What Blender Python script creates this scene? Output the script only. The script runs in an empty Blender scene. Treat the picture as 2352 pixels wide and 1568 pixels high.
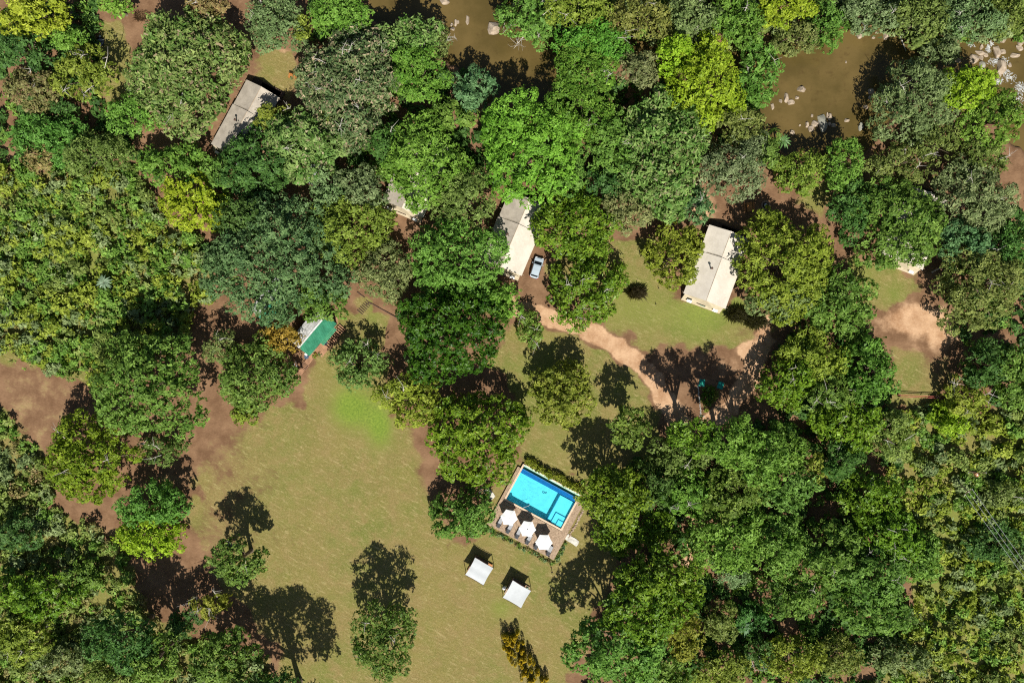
import bpy, math, random
import numpy as np
from mathutils import Vector, Matrix

# ------------------------------------------------------------------ camera, sky, sun
scene = bpy.context.scene
CAM_H = 165.0                       # the drone hovers 165 m above the lawn, looking straight down
D = 192.0 / 2352.0                  # metres on the ground for one unit of the site plan (2352 x 1568 units)
R = math.radians

cam_data = bpy.data.cameras.new('camera')
cam = bpy.data.objects.new('camera', cam_data)
scene.collection.objects.link(cam)
cam.location = (0, 0, CAM_H)
cam.rotation_euler = (0, 0, 0)
cam_data.sensor_width = 36.0
cam_data.lens = 36.0 * CAM_H / 192.0
cam_data.clip_end = 6000
scene.camera = cam

SUN_EL, SUN_AZ = R(52.0), R(168.5)  # the sun stands in the south, a little east
world = bpy.data.worlds.new('World')
scene.world = world
world.use_nodes = True
wn = world.node_tree
sky_tex = wn.nodes.new('ShaderNodeTexSky')
sky_tex.sky_type = 'NISHITA'
sky_tex.sun_disc = False
sky_tex.sun_elevation = SUN_EL
sky_tex.sun_rotation = SUN_AZ
bg = wn.nodes['Background']
bg.inputs['Strength'].default_value = 0.05
wn.links.new(sky_tex.outputs['Color'], bg.inputs['Color'])

sun_data = bpy.data.lights.new('sun', 'SUN')
sun_data.energy = 5.0
sun_data.angle = R(0.53)
sun_data.color = (1.0, 0.95, 0.86)
sun = bpy.data.objects.new('sun', sun_data)
scene.collection.objects.link(sun)
to_sun = Vector((math.sin(SUN_AZ) * math.cos(SUN_EL), math.cos(SUN_AZ) * math.cos(SUN_EL), math.sin(SUN_EL)))
sun.rotation_euler = to_sun.to_track_quat('Z', 'Y').to_euler()
sun.location = to_sun * 300

scene.view_settings.view_transform = 'Standard'
scene.view_settings.look = 'None'
scene.view_settings.exposure = 0.28
scene.view_settings.gamma = 1.0
scene.view_settings.use_curve_mapping = False
scene.cycles.use_denoising = False
scene.cycles.filter_width = 1.15

# ------------------------------------------------------------------ helpers
col = scene.collection


def W(dx, dy, z=0.0):
    """site-plan units -> a point at height z (the plan was read from above, so height matters)"""
    k = (CAM_H - z) / CAM_H * D
    return Vector(((dx - 1176.0) * k, (784.0 - dy) * k, z))


def tag(o, label=None, cat=None, group=None, kind=None):
    if label: o['label'] = label
    if cat: o['category'] = cat
    if group: o['group'] = group
    if kind: o['kind'] = kind
    return o


ORD = 'first second third fourth fifth sixth seventh eighth ninth tenth eleventh twelfth thirteenth fourteenth fifteenth sixteenth seventeenth eighteenth nineteenth'.split()
ORD += ['twentieth'] + ['twenty-' + o for o in ORD[:9]] + ['thirtieth']


def empty(name, loc, rz=0.0):
    o = bpy.data.objects.new(name, None)
    o.empty_display_size = 0.3
    col.objects.link(o)
    o.location = loc
    o.rotation_euler = (0, 0, rz)
    return o


def link(name, me, mat=None, parent=None, loc=None, rot=None):
    o = bpy.data.objects.new(name, me)
    col.objects.link(o)
    if mat is not None and len(me.materials) == 0:
        me.materials.append(mat)
    if parent is not None: o.parent = parent
    if loc is not None: o.location = loc
    if rot is not None: o.rotation_euler = rot
    return o


def np_mesh(name, V, F, attr=None, attr_name='leaf', smooth=False):
    """V (n,3), F (m,k) with k = 3 or 4; attr (m,3) is a colour for each face"""
    V = np.ascontiguousarray(V, dtype=np.float32)
    F = np.ascontiguousarray(F, dtype=np.int32)
    m, k = F.shape
    me = bpy.data.meshes.new(name)
    me.vertices.add(len(V)); me.vertices.foreach_set('co', V.ravel())
    me.loops.add(m * k); me.loops.foreach_set('vertex_index', F.ravel())
    me.polygons.add(m)
    me.polygons.foreach_set('loop_start', np.arange(0, m * k, k, dtype=np.int32))
    me.polygons.foreach_set('loop_total', np.full(m, k, dtype=np.int32))
    if smooth: me.polygons.foreach_set('use_smooth', np.ones(m, dtype=bool))
    if attr is not None:
        a = me.attributes.new(attr_name, 'FLOAT_VECTOR', 'FACE')
        a.data.foreach_set('vector', np.ascontiguousarray(attr, dtype=np.float32).ravel())
    me.update(calc_edges=True)
    return me


class MB:
    """collects simple solids into one mesh"""
    def __init__(self): self.v, self.f = [], []

    def add(self, vs, fs):
        b = len(self.v); self.v += [tuple(p) for p in vs]
        self.f += [tuple(b + i for i in f) for f in fs]; return self

    def box(self, c, s, rz=0.0, M=None):
        x, y, z = s[0] / 2, s[1] / 2, s[2] / 2
        vs = [Vector(p) for p in ((-x,-y,-z),(x,-y,-z),(x,y,-z),(-x,y,-z),(-x,-y,z),(x,-y,z),(x,y,z),(-x,y,z))]
        m = Matrix.Rotation(rz, 3, 'Z') if M is None else M
        return self.add([m @ p + Vector(c) for p in vs], [(3,2,1,0),(4,5,6,7),(0,1,5,4),(1,2,6,5),(2,3,7,6),(3,0,4,7)])

    def bar(self, a, b, w, h):
        a, b = Vector(a), Vector(b); d = b - a
        q = d.to_track_quat('Y', 'Z').to_matrix()
        return self.box((a + b) / 2, (w, d.length, h), M=q)

    def tube(self, pts, rads, n=8, cap=True):
        pts = [Vector(p) for p in pts]
        if not isinstance(rads, (list, tuple)): rads = [rads] * len(pts)
        rings = []
        up = Vector((0.31, 0.95, 0.05))
        for i, p in enumerate(pts):
            d = (pts[min(i + 1, len(pts) - 1)] - pts[max(i - 1, 0)]).normalized()
            x = d.cross(up)
            if x.length < 1e-3: x = d.cross(Vector((1, 0, 0)))
            x.normalize(); y = d.cross(x)
            rings.append([p + (x * math.cos(t) + y * math.sin(t)) * rads[i] for t in [2 * math.pi * k / n for k in range(n)]])
        vs = [p for r in rings for p in r]; fs = []
        for i in range(len(pts) - 1):
            for k in range(n):
                fs.append((i*n+k, i*n+(k+1)%n, (i+1)*n+(k+1)%n, (i+1)*n+k))
        if cap: fs += [tuple(range(n)), tuple(range((len(pts)-1)*n, len(pts)*n))[::-1]]
        return self.add(vs, fs)

    def prism(self, outline, z0, z1):
        n = len(outline)
        vs = [(x, y, z0) for x, y in outline] + [(x, y, z1) for x, y in outline]
        return self.add(vs, [tuple(range(n))[::-1], tuple(range(n, 2*n))] + [(i, (i+1)%n, n+(i+1)%n, n+i) for i in range(n)])

    def mesh(self, name, smooth=False):
        me = bpy.data.meshes.new(name)
        me.from_pydata(self.v, [], self.f); me.update()
        if smooth:
            for p in me.polygons: p.use_smooth = True
        return me

    def build(self, name, mat, parent=None, loc=None, rot=None, smooth=False):
        return link(name, self.mesh(name, smooth), mat, parent, loc, rot)


def copy_tree(o, parent=None):
    c = o.copy(); col.objects.link(c); c.parent = parent
    for ch in [x for x in bpy.data.objects if x.parent == o]: copy_tree(ch, c)
    return c


# ------------------------------------------------------------------ materials
def new_mat(name):
    m = bpy.data.materials.new(name); m.use_nodes = True
    nt = m.node_tree; b = nt.nodes['Principled BSDF']
    return m, nt, b


def N(nt, kind, **kw):
    n = nt.nodes.new('ShaderNode' + kind)
    for k, v in kw.items(): setattr(n, k, v)
    return n


def mixc(nt, fac, a, b, mode='MIX'):
    n = N(nt, 'Mix', data_type='RGBA', blend_type=mode)
    for s, v in ((0, fac), (6, a), (7, b)):
        if hasattr(v, 'is_linked') or hasattr(v, 'links'): nt.links.new(v, n.inputs[s])
        elif s == 0: n.inputs[0].default_value = v
        else: n.inputs[s].default_value = (*v, 1) if len(v) == 3 else v
    return n.outputs[2]


def noise(nt, vec, scale, detail=4, rough=0.55, dist=0.0):
    n = N(nt, 'TexNoise'); n.inputs['Scale'].default_value = scale; n.inputs['Detail'].default_value = detail
    n.inputs['Roughness'].default_value = rough; n.inputs['Distortion'].default_value = dist
    if vec is not None: nt.links.new(vec, n.inputs['Vector'])
    return n.outputs[0]


def rampf(nt, fac, lo, hi):
    n = N(nt, 'MapRange', interpolation_type='SMOOTHSTEP')
    n.inputs[1].default_value = lo; n.inputs[2].default_value = hi
    nt.links.new(fac, n.inputs[0]); return n.outputs[0]


def math_n(nt, op, a, b=None):
    n = N(nt, 'Math', operation=op)
    for i, v in enumerate((a, b)):
        if v is None: continue
        if hasattr(v, 'links'): nt.links.new(v, n.inputs[i])
        else: n.inputs[i].default_value = v
    return n.outputs[0]


def plain(name, c, rough=0.7, var=0.25, scale=3.0, metal=0.0, spec=0.3, bump=0.0, coords='Object', c2=None, stretch=None):
    """one colour, broken up by wear and grain"""
    m, nt, b = new_mat(name)
    tc = N(nt, 'TexCoord'); vec = tc.outputs[coords]
    if stretch:
        mp = N(nt, 'Mapping'); mp.inputs['Scale'].default_value = stretch
        nt.links.new(vec, mp.inputs[0]); vec = mp.outputs[0]
    n1 = noise(nt, vec, scale, 6, 0.6); n2 = noise(nt, vec, scale * 7, 3, 0.6)
    f = math_n(nt, 'ADD', math_n(nt, 'MULTIPLY', n1, 0.7), math_n(nt, 'MULTIPLY', n2, 0.3))
    lo = [x * (1 - var) for x in c]; hi = list(c2) if c2 else [min(1, x * (1 + var)) for x in c]
    nt.links.new(mixc(nt, rampf(nt, f, 0.32, 0.68), lo, hi), b.inputs['Base Color'])
    b.inputs['Roughness'].default_value = rough; b.inputs['Metallic'].default_value = metal
    b.inputs['Specular IOR Level'].default_value = spec
    if bump:
        bp = N(nt, 'Bump'); bp.inputs['Strength'].default_value = bump; bp.inputs['Distance'].default_value = 0.05
        nt.links.new(f, bp.inputs['Height']); nt.links.new(bp.outputs[0], b.inputs['Normal'])
    return m


def leaf_material(name, rough, spec, trans):
    """leaves: each leaf carries its own colour; light passes partly through the blade"""
    m, nt, b = new_mat(name)
    at = N(nt, 'Attribute', attribute_name='leaf')
    nt.links.new(at.outputs['Vector'], b.inputs['Base Color'])
    b.inputs['Roughness'].default_value = rough; b.inputs['Specular IOR Level'].default_value = spec
    tr = N(nt, 'BsdfTranslucent')
    nt.links.new(mixc(nt, 1.0, at.outputs['Vector'], (1.15, 1.2, 0.55), 'MULTIPLY'), tr.inputs['Color'])
    mx = N(nt, 'MixShader'); mx.inputs[0].default_value = trans
    nt.links.new(b.outputs[0], mx.inputs[1]); nt.links.new(tr.outputs[0], mx.inputs[2])
    nt.links.new(mx.outputs[0], nt.nodes['Material Output'].inputs['Surface'])
    return m


MAT = {}
MAT['leaf'] = leaf_material('leaf', 0.55, 0.2, 0.25)
MAT['leaf_glossy'] = leaf_material('leaf_glossy', 0.45, 0.25, 0.2)
MAT['bark'] = plain('bark', (0.16, 0.12, 0.085), 0.9, 0.4, 2.0, bump=0.4)
MAT['bark_pale'] = plain('bark_pale', (0.46, 0.43, 0.38), 0.85, 0.3, 2.0)
MAT['canvas'] = plain('tent_canvas', (0.60, 0.545, 0.46), 0.85, 0.09, 0.5, c2=(0.67, 0.615, 0.53))
MAT['canvas_dark'] = plain('dark_canvas', (0.42, 0.37, 0.305), 0.9, 0.18, 0.7, c2=(0.50, 0.445, 0.37))
MAT['canvas_wall'] = plain('canvas_wall', (0.55, 0.47, 0.33), 0.9, 0.15, 1.5)
MAT['stain'] = plain('dirty_canvas', (0.33, 0.27, 0.20), 0.95, 0.4, 2.5, c2=(0.60, 0.52, 0.41))
MAT['pole_wood'] = plain('pole_wood', (0.42, 0.33, 0.23), 0.8, 0.25, 4.0)
MAT['deck'] = plain('deck_boards', (0.36, 0.25, 0.165), 0.8, 0.30, 1.2, c2=(0.50, 0.37, 0.255), stretch=(3, 3, 3))
MAT['timber'] = plain('timber', (0.36, 0.20, 0.115), 0.8, 0.3, 1.6)
MAT['timber_dark'] = plain('dark_timber', (0.09, 0.055, 0.04), 0.8, 0.3, 2.0)
MAT['orange_wood'] = plain('orange_varnished_wood', (0.45, 0.19, 0.055), 0.5, 0.3, 3.0)
MAT['coping'] = plain('sandstone_coping', (0.66, 0.50, 0.36), 0.8, 0.12, 2.0)
MAT['pool_floor'] = plain('pool_plaster', (0.50, 0.78, 0.80), 0.7, 0.10, 1.0)
MAT['pool_wall'] = plain('pool_wall_plaster', (0.10, 0.42, 0.47), 0.6, 0.12, 1.0)
MAT['pool_blue'] = plain('deep_blue', (0.02, 0.16, 0.42), 0.4, 0.3, 4.0)
MAT['pool_pale'] = plain('pale_green_plaster', (0.45, 0.66, 0.55), 0.7, 0.15, 1.5)
MAT['white_fabric'] = plain('white_fabric', (0.86, 0.88, 0.88), 0.85, 0.03, 1.0)
MAT['shade_fabric'] = plain('grey_shade_cloth', (0.54, 0.57, 0.585), 0.85, 0.06, 0.8)
MAT['cushion'] = plain('grey_cushion', (0.36, 0.37, 0.39), 0.9, 0.12, 4.0)
MAT['sling'] = plain('charcoal_sling', (0.035, 0.045, 0.06), 0.8, 0.3, 6.0)
MAT['black_metal'] = plain('black_metal', (0.02, 0.02, 0.022), 0.5, 0.3, 4.0, metal=0.3)
MAT['grey_metal'] = plain('galvanised_metal', (0.45, 0.46, 0.47), 0.45, 0.15, 3.0, metal=0.6)
MAT['rust'] = plain('rusty_steel', (0.10, 0.06, 0.045), 0.8, 0.4, 5.0)
MAT['green_tin'] = plain('green_painted_tin', (0.03, 0.20, 0.11), 0.55, 0.22, 0.9, c2=(0.05, 0.27, 0.155))
MAT['green_pale'] = plain('faded_green_sheet', (0.055, 0.24, 0.13), 0.6, 0.3, 2.5)
MAT['white_tin'] = plain('peeling_white_tin', (0.62, 0.62, 0.60), 0.7, 0.35, 2.2, c2=(0.80, 0.80, 0.79), stretch=(1, 0.35, 1))
MAT['teal_canvas'] = plain('teal_canvas', (0.012, 0.27, 0.20), 0.7, 0.15, 2.0)
MAT['wall_render'] = plain('rendered_wall', (0.42, 0.33, 0.24), 0.9, 0.15, 1.0)
MAT['white_paint'] = plain('white_paint', (0.78, 0.78, 0.77), 0.6, 0.06, 3.0)
MAT['red_paint'] = plain('faded_red_paint', (0.36, 0.095, 0.075), 0.7, 0.3, 2.0)
MAT['brown_box'] = plain('brown_enamel', (0.42, 0.22, 0.10), 0.6, 0.2, 3.0)
MAT['porcelain'] = plain('porcelain', (0.70, 0.72, 0.72), 0.3, 0.05, 3.0)
MAT['green_plastic'] = plain('pale_green_plastic', (0.22, 0.36, 0.24), 0.6, 0.12, 3.0)
MAT['slab'] = plain('pale_stone_slab', (0.55, 0.53, 0.47), 0.9, 0.28, 2.0, bump=0.3)
MAT['rock'] = plain('river_boulder', (0.36, 0.28, 0.20), 0.9, 0.28, 1.6, c2=(0.56, 0.46, 0.35), bump=0.5, coords='Generated')
MAT['rock_grey'] = plain('grey_lichen_boulder', (0.28, 0.28, 0.23), 0.9, 0.25, 2.0, c2=(0.45, 0.44, 0.36), bump=0.5, coords='Generated')
MAT['edging'] = plain('edging_stone', (0.33, 0.24, 0.17), 0.9, 0.35, 2.0, bump=0.4)
MAT['edging_pale'] = plain('whitewashed_stone', (0.50, 0.49, 0.46), 0.9, 0.3, 2.0, bump=0.4)
MAT['foam'] = plain('white_water', (0.50, 0.52, 0.52), 0.6, 0.35, 3.0)
MAT['carpaint'] = plain('silver_blue_car_paint', (0.42, 0.50, 0.57), 0.3, 0.05, 1.0, metal=0.0, spec=0.6)
MAT['carpaint_white'] = plain('white_car_paint', (0.74, 0.75, 0.76), 0.25, 0.05, 1.0, spec=0.6)
MAT['glass'] = plain('dark_glass', (0.012, 0.016, 0.02), 0.06, 0.1, 1.0, spec=0.7)
MAT['rubber'] = plain('rubber', (0.02, 0.02, 0.02), 0.85, 0.2, 4.0)
MAT['lamp_red'] = plain('red_lamp_glass', (0.4, 0.02, 0.02), 0.3, 0.1, 4.0)
MAT['lamp_clear'] = plain('clear_lamp_glass', (0.7, 0.7, 0.7), 0.2, 0.1, 4.0)


def river_material():
    m, nt, b = new_mat('muddy_river_water')
    geo = N(nt, 'NewGeometry'); p = geo.outputs['Position']
    f = noise(nt, p, 0.09, 5, 0.6)
    c = mixc(nt, rampf(nt, f, 0.35, 0.65), (0.088, 0.064, 0.020), (0.140, 0.098, 0.034))
    f2 = noise(nt, p, 0.6, 5, 0.6)
    c = mixc(nt, math_n(nt, 'MULTIPLY', rampf(nt, f2, 0.56, 0.75), 0.4), c, (0.055, 0.032, 0.012))
    nt.links.new(c, b.inputs['Base Color'])
    b.inputs['Roughness'].default_value = 0.14; b.inputs['IOR'].default_value = 1.33
    bp = N(nt, 'Bump'); bp.inputs['Strength'].default_value = 0.35; bp.inputs['Distance'].default_value = 0.06
    nt.links.new(noise(nt, p, 1.7, 3, 0.6, 0.6), bp.inputs['Height'])
    nt.links.new(bp.outputs[0], b.inputs['Normal'])
    return m


def pool_water_material():
    """clear water: lets light through with a turquoise tint and mirrors the sky on its ripples"""
    m, nt, b = new_mat('pool_water')
    out = nt.nodes['Material Output']; nt.nodes.remove(b)
    tc = N(nt, 'TexCoord'); o = tc.outputs['Object']
    wv = N(nt, 'TexWave', wave_type='RINGS', rings_direction='SPHERICAL')
    wv.inputs['Scale'].default_value = 1.3; wv.inputs['Distortion'].default_value = 2.5
    wv.inputs['Detail'].default_value = 2.0; wv.inputs['Detail Scale'].default_value = 1.2
    nt.links.new(o, wv.inputs['Vector'])
    h = math_n(nt, 'ADD', wv.outputs['Fac'], math_n(nt, 'MULTIPLY', noise(nt, o, 3.5, 3), 0.7))
    bp = N(nt, 'Bump'); bp.inputs['Strength'].default_value = 0.3; bp.inputs['Distance'].default_value = 0.05
    nt.links.new(h, bp.inputs['Height'])
    tr = N(nt, 'BsdfTransparent'); tr.inputs['Color'].default_value = (0.42, 0.88, 0.95, 1)
    gl = N(nt, 'BsdfGlossy'); gl.inputs['Roughness'].default_value = 0.08
    nt.links.new(bp.outputs[0], gl.inputs['Normal'])
    fr = N(nt, 'Fresnel'); fr.inputs['IOR'].default_value = 1.33; nt.links.new(bp.outputs[0], fr.inputs['Normal'])
    mx = N(nt, 'MixShader')
    nt.links.new(fr.outputs[0], mx.inputs[0]); nt.links.new(tr.outputs[0], mx.inputs[1]); nt.links.new(gl.outputs[0], mx.inputs[2])
    nt.links.new(mx.outputs[0], out.inputs['Surface'])
    return m


def ground_material():
    """soil, sand, dry and green grass; which grows where is stored with the ground, the edges break up in noise"""
    m, nt, b = new_mat('ground_cover')
    geo = N(nt, 'NewGeometry'); p = geo.outputs['Position']
    at = N(nt, 'Attribute', attribute_name='cover')       # x grass, y lush, z sand
    sx = N(nt, 'SeparateXYZ'); nt.links.new(at.outputs['Vector'], sx.inputs[0])
    grass, lush, sand = sx.outputs
    mp = N(nt, 'Mapping'); mp.inputs['Rotation'].default_value = (0, 0, R(28)); nt.links.new(p, mp.inputs[0])
    mp2 = N(nt, 'Mapping'); mp2.inputs['Scale'].default_value = (0.3, 1.15, 1.0); nt.links.new(mp.outputs[0], mp2.inputs[0]); streak_v = mp2.outputs[0]
    n_big = noise(nt, p, 0.045, 4, 0.6); n_mid = noise(nt, p, 0.3, 6, 0.65); n_fine = noise(nt, p, 2.6, 5, 0.7)
    n_str = noise(nt, streak_v, 1.9, 7, 0.75, 0.3); n_xf = noise(nt, p, 7.0, 4, 0.75)
    # soil
    soil = mixc(nt, rampf(nt, n_mid, 0.3, 0.7), (0.150, 0.083, 0.045), (0.260, 0.155, 0.088))
    soil = mixc(nt, math_n(nt, 'MULTIPLY', rampf(nt, n_fine, 0.5, 0.75), 0.5), soil, (0.29, 0.18, 0.10))
    sandc = mixc(nt, rampf(nt, n_mid, 0.3, 0.7), (0.36, 0.20, 0.105), (0.60, 0.395, 0.24))
    sandc = mixc(nt, math_n(nt, 'MULTIPLY', rampf(nt, n_fine, 0.5, 0.8), 0.5), sandc, (0.72, 0.53, 0.36))
    # grass
    g = mixc(nt, rampf(nt, n_big, 0.38, 0.62), (0.235, 0.195, 0.062), (0.175, 0.185, 0.045))
    g = mixc(nt, rampf(nt, n_mid, 0.38, 0.68), g, (0.265, 0.195, 0.078))
    g = mixc(nt, math_n(nt, 'MULTIPLY', rampf(nt, n_str, 0.52, 0.66), 0.8), g, (0.40, 0.32, 0.15))
    g = mixc(nt, math_n(nt, 'MULTIPLY', rampf(nt, n_fine, 0.36, 0.66), 0.55), g, mixc(nt, 1.0, g, (0.60, 0.70, 0.55), 'MULTIPLY'))
    g = mixc(nt, math_n(nt, 'MULTIPLY', rampf(nt, n_xf, 0.5, 0.7), 0.6), g, (0.40, 0.34, 0.17))
    g = mixc(nt, math_n(nt, 'MULTIPLY', rampf(nt, n_xf, 0.5, 0.3), 0.5), g, (0.07, 0.075, 0.018))
    gl = mixc(nt, rampf(nt, n_fine, 0.3, 0.7), (0.115, 0.185, 0.028), (0.22, 0.30, 0.045))
    lm = rampf(nt, math_n(nt, 'ADD', lush, math_n(nt, 'MULTIPLY', math_n(nt, 'SUBTRACT', n_mid, 0.5), 0.5)), 0.0, 1.5)
    g = mixc(nt, lm, g, gl)
    sm = rampf(nt, math_n(nt, 'ADD', sand, math_n(nt, 'MULTIPLY', math_n(nt, 'SUBTRACT', n_mid, 0.5), 0.9)), 0.3, 0.75)
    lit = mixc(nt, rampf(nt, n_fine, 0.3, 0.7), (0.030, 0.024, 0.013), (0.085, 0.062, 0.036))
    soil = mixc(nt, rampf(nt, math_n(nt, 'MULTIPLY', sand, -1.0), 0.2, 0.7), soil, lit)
    s = mixc(nt, sm, soil, sandc)
    nn = math_n(nt, 'ADD', math_n(nt, 'MULTIPLY', math_n(nt, 'SUBTRACT', n_mid, 0.5), 1.2), math_n(nt, 'MULTIPLY', math_n(nt, 'SUBTRACT', n_str, 0.5), 0.7))
    gm = rampf(nt, math_n(nt, 'ADD', grass, nn), 0.28, 0.72)
    c = mixc(nt, gm, s, g)
    nt.links.new(c, b.inputs['Base Color'])
    b.inputs['Roughness'].default_value = 0.95; b.inputs['Specular IOR Level'].default_value = 0.1
    bp = N(nt, 'Bump'); bp.inputs['Strength'].default_value = 0.6; bp.inputs['Distance'].default_value = 0.12
    nt.links.new(math_n(nt, 'ADD', n_fine, n_str), bp.inputs['Height']); nt.links.new(bp.outputs[0], b.inputs['Normal'])
    return m


# ------------------------------------------------------------------ ground and river
def smooth(x, a, b):
    t = np.clip((x - a) / (b - a), 0, 1); return t * t * (3 - 2 * t)


def poly_sd(X, Y, pts):
    """signed distance to a polygon, inside positive"""
    pts = np.array(pts, float); inside = np.zeros(X.shape, bool); dist = np.full(X.shape, 1e9)
    for (x1, y1), (x2, y2) in zip(pts, np.roll(pts, -1, 0)):
        c = ((y1 > Y) != (y2 > Y)) & (X < (x2 - x1) * (Y - y1) / (y2 - y1 + 1e-9) + x1)
        inside ^= c
        dx, dy = x2 - x1, y2 - y1
        t = np.clip(((X - x1) * dx + (Y - y1) * dy) / (dx * dx + dy * dy + 1e-9), 0, 1)
        dist = np.minimum(dist, np.hypot(X - x1 - t * dx, Y - y1 - t * dy))
    return np.where(inside, dist, -dist)


def line_d(X, Y, pts):
    dist = np.full(X.shape, 1e9)
    for (x1, y1), (x2, y2) in zip(pts[:-1], pts[1:]):
        dx, dy = x2 - x1, y2 - y1
        t = np.clip(((X - x1) * dx + (Y - y1) * dy) / (dx * dx + dy * dy + 1e-9), 0, 1)
        dist = np.minimum(dist, np.hypot(X - x1 - t * dx, Y - y1 - t * dy))
    return dist


RIVER = [(700,-420),(800,-120),(838,-20),(858,40),(1000,88),(1060,150),(1120,225),(1240,238),(1290,170),(1400,130),(1600,160),(1742,190),
         (1750,300),(1790,345),(1900,362),(2000,345),(2020,290),(2060,215),(2130,180),(2200,180),(2260,230),(2330,330),(2450,380),(2900,420),(2900,120),(2420,95),
         (2352,80),(2290,70),(2250,72),(2210,100),(2120,85),(2060,60),(1990,62),(1900,60),(1830,85),(1770,125),(1640,112),(1450,80),(1300,50),(1190,30),(1150,-60),(1100,-420)]
G_MAIN = [(455,965),(560,955),(690,915),(700,850),(760,790),(845,790),(905,800),(905,950),(960,975),(985,1100),(1040,1250),(1110,1230),(1300,1310),
          (1420,1200),(1440,1260),(1360,1420),(1290,1640),(640,1680),(640,1480),(500,1340),(430,1240),(455,1060)]
G_MID = [(1165,750),(1260,752),(1380,790),(1450,840),(1495,905),(1530,1000),(1500,1070),(1380,1110),(1330,1100),(1200,1080),(1180,900),(1120,840)]
G_RIGHT = [(1395,560),(1500,535),(1540,640),(1600,700),(1720,690),(1770,760),(1700,800),(1560,800),(1480,800),(1390,745),(1350,690),(1250,640),(1240,600)]
G_PLOT = [(1940,590),(2060,600),(2105,640),(2120,680),(2040,725),(1985,705)]
G_GATE = [(2050,800),(2200,790),(2200,880),(2160,950),(2030,945)]
G_GLADE = [(225,20),(280,50),(330,180),(310,255),(235,250),(215,130)]
G_GLADE2 = [(595,120),(672,112),(690,200),(620,235),(590,190)]
G_GAP = [(1840,395),(1905,415),(1895,500),(1840,480)]
G_POOL = [(1180,1060),(1340,1080),(1410,1150),(1430,1260),(1300,1340),(1090,1240),(1110,1130)]
G_GREENROOF = [(820,690),(870,690),(905,740),(905,800),(780,790),(760,730)]
ROADS = [([(1130,700),(1200,712),(1290,738),(1370,768),(1430,800),(1485,850),(1520,900),(1550,960),(1600,985),(1650,965),(1700,905),(1735,850),(1720,800)], 23),
         ([(1735,850),(1760,780),(1760,740)], 18)]
PATHS = [([(1180,700),(1225,640),(1235,600)], 22), ([(870,700),(915,715)], 18), ([(815,640),(850,680),(915,715)], 11), ([(940,560),(930,520),(1000,480),(990,460)], 32),
         ([(880,830),(900,760),(910,720)], 14), ([(205,1150),(245,1215)], 14)]

X0, X1, Y0, Y1, STEP = -116.0, 116.0, -80.0, 86.0, 0.55
nx, ny = int((X1 - X0) / STEP) + 1, int((Y1 - Y0) / STEP) + 1
gx = np.linspace(X0, X1, nx); gy = np.linspace(Y0, Y1, ny)
GX, GY = np.meshgrid(gx, gy)
PX, PY = GX / D + 1176, 784 - GY / D
rng0 = np.random.default_rng(5)


def lowfreq(X, Y, wl, seed):
    r = np.random.default_rng(seed); out = np.zeros(X.shape)
    for _ in range(14):
        a = r.uniform(0, 2 * np.pi); k = 2 * np.pi / (wl * r.uniform(0.6, 1.8))
        out += np.sin((X * np.cos(a) + Y * np.sin(a)) * k + r.uniform(0, 6.28))
    return out / 14 ** 0.5


wob = lowfreq(PX, PY, 60, 1) * 9 + lowfreq(PX, PY, 22, 2) * 4
riv = poly_sd(PX, PY, RIVER) + wob * 0.8
bed = smooth(riv, -16, 10)
Z = lowfreq(GX, GY, 9, 3) * 0.045 + lowfreq(GX, GY, 3, 4) * 0.018
pool_flat = 1 - smooth(line_d(PX, PY, [(1150,1150),(1310,1210)]), 90, 150)
Z = Z * (1 - pool_flat) - 2.1 * bed
grass = np.zeros(GX.shape)
for g_ in (G_MAIN, G_MID, G_RIGHT, G_PLOT, G_GATE, G_GLADE, G_GLADE2, G_GAP, G_GREENROOF, G_POOL):
    grass = np.maximum(grass, smooth(poly_sd(PX, PY, g_) + wob, -18, 22))


def blob(x, y, rx, ry, a=0.0, soft=1.0):
    c, s = math.cos(a), math.sin(a); u = ((PX - x) * c + (PY - y) * s) / rx; v = (-(PX - x) * s + (PY - y) * c) / ry
    return np.exp(-(u * u + v * v) * soft)


SCRUB_L = [(-90,385),(90,400),(300,400),(380,520),(460,560),(480,680),(430,700),(420,780),(300,850),(200,880),(60,830),(-90,800)]
SCRUB_B = [(-90,940),(20,960),(90,1050),(110,1160),(230,1230),(280,1290),(330,1400),(460,1470),(600,1520),(640,1640),(-90,1640)]
SCRUB_R = [(2060,955),(2180,940),(2260,960),(2440,930),(2440,1640),(1960,1640),(2060,1500),(2110,1400),(2090,1250),(2050,1080)]
for g_ in (SCRUB_L, SCRUB_B, SCRUB_R):
    grass = np.maximum(grass, 1.25 * smooth(poly_sd(PX, PY, g_) + wob, -18, 12))
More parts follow.
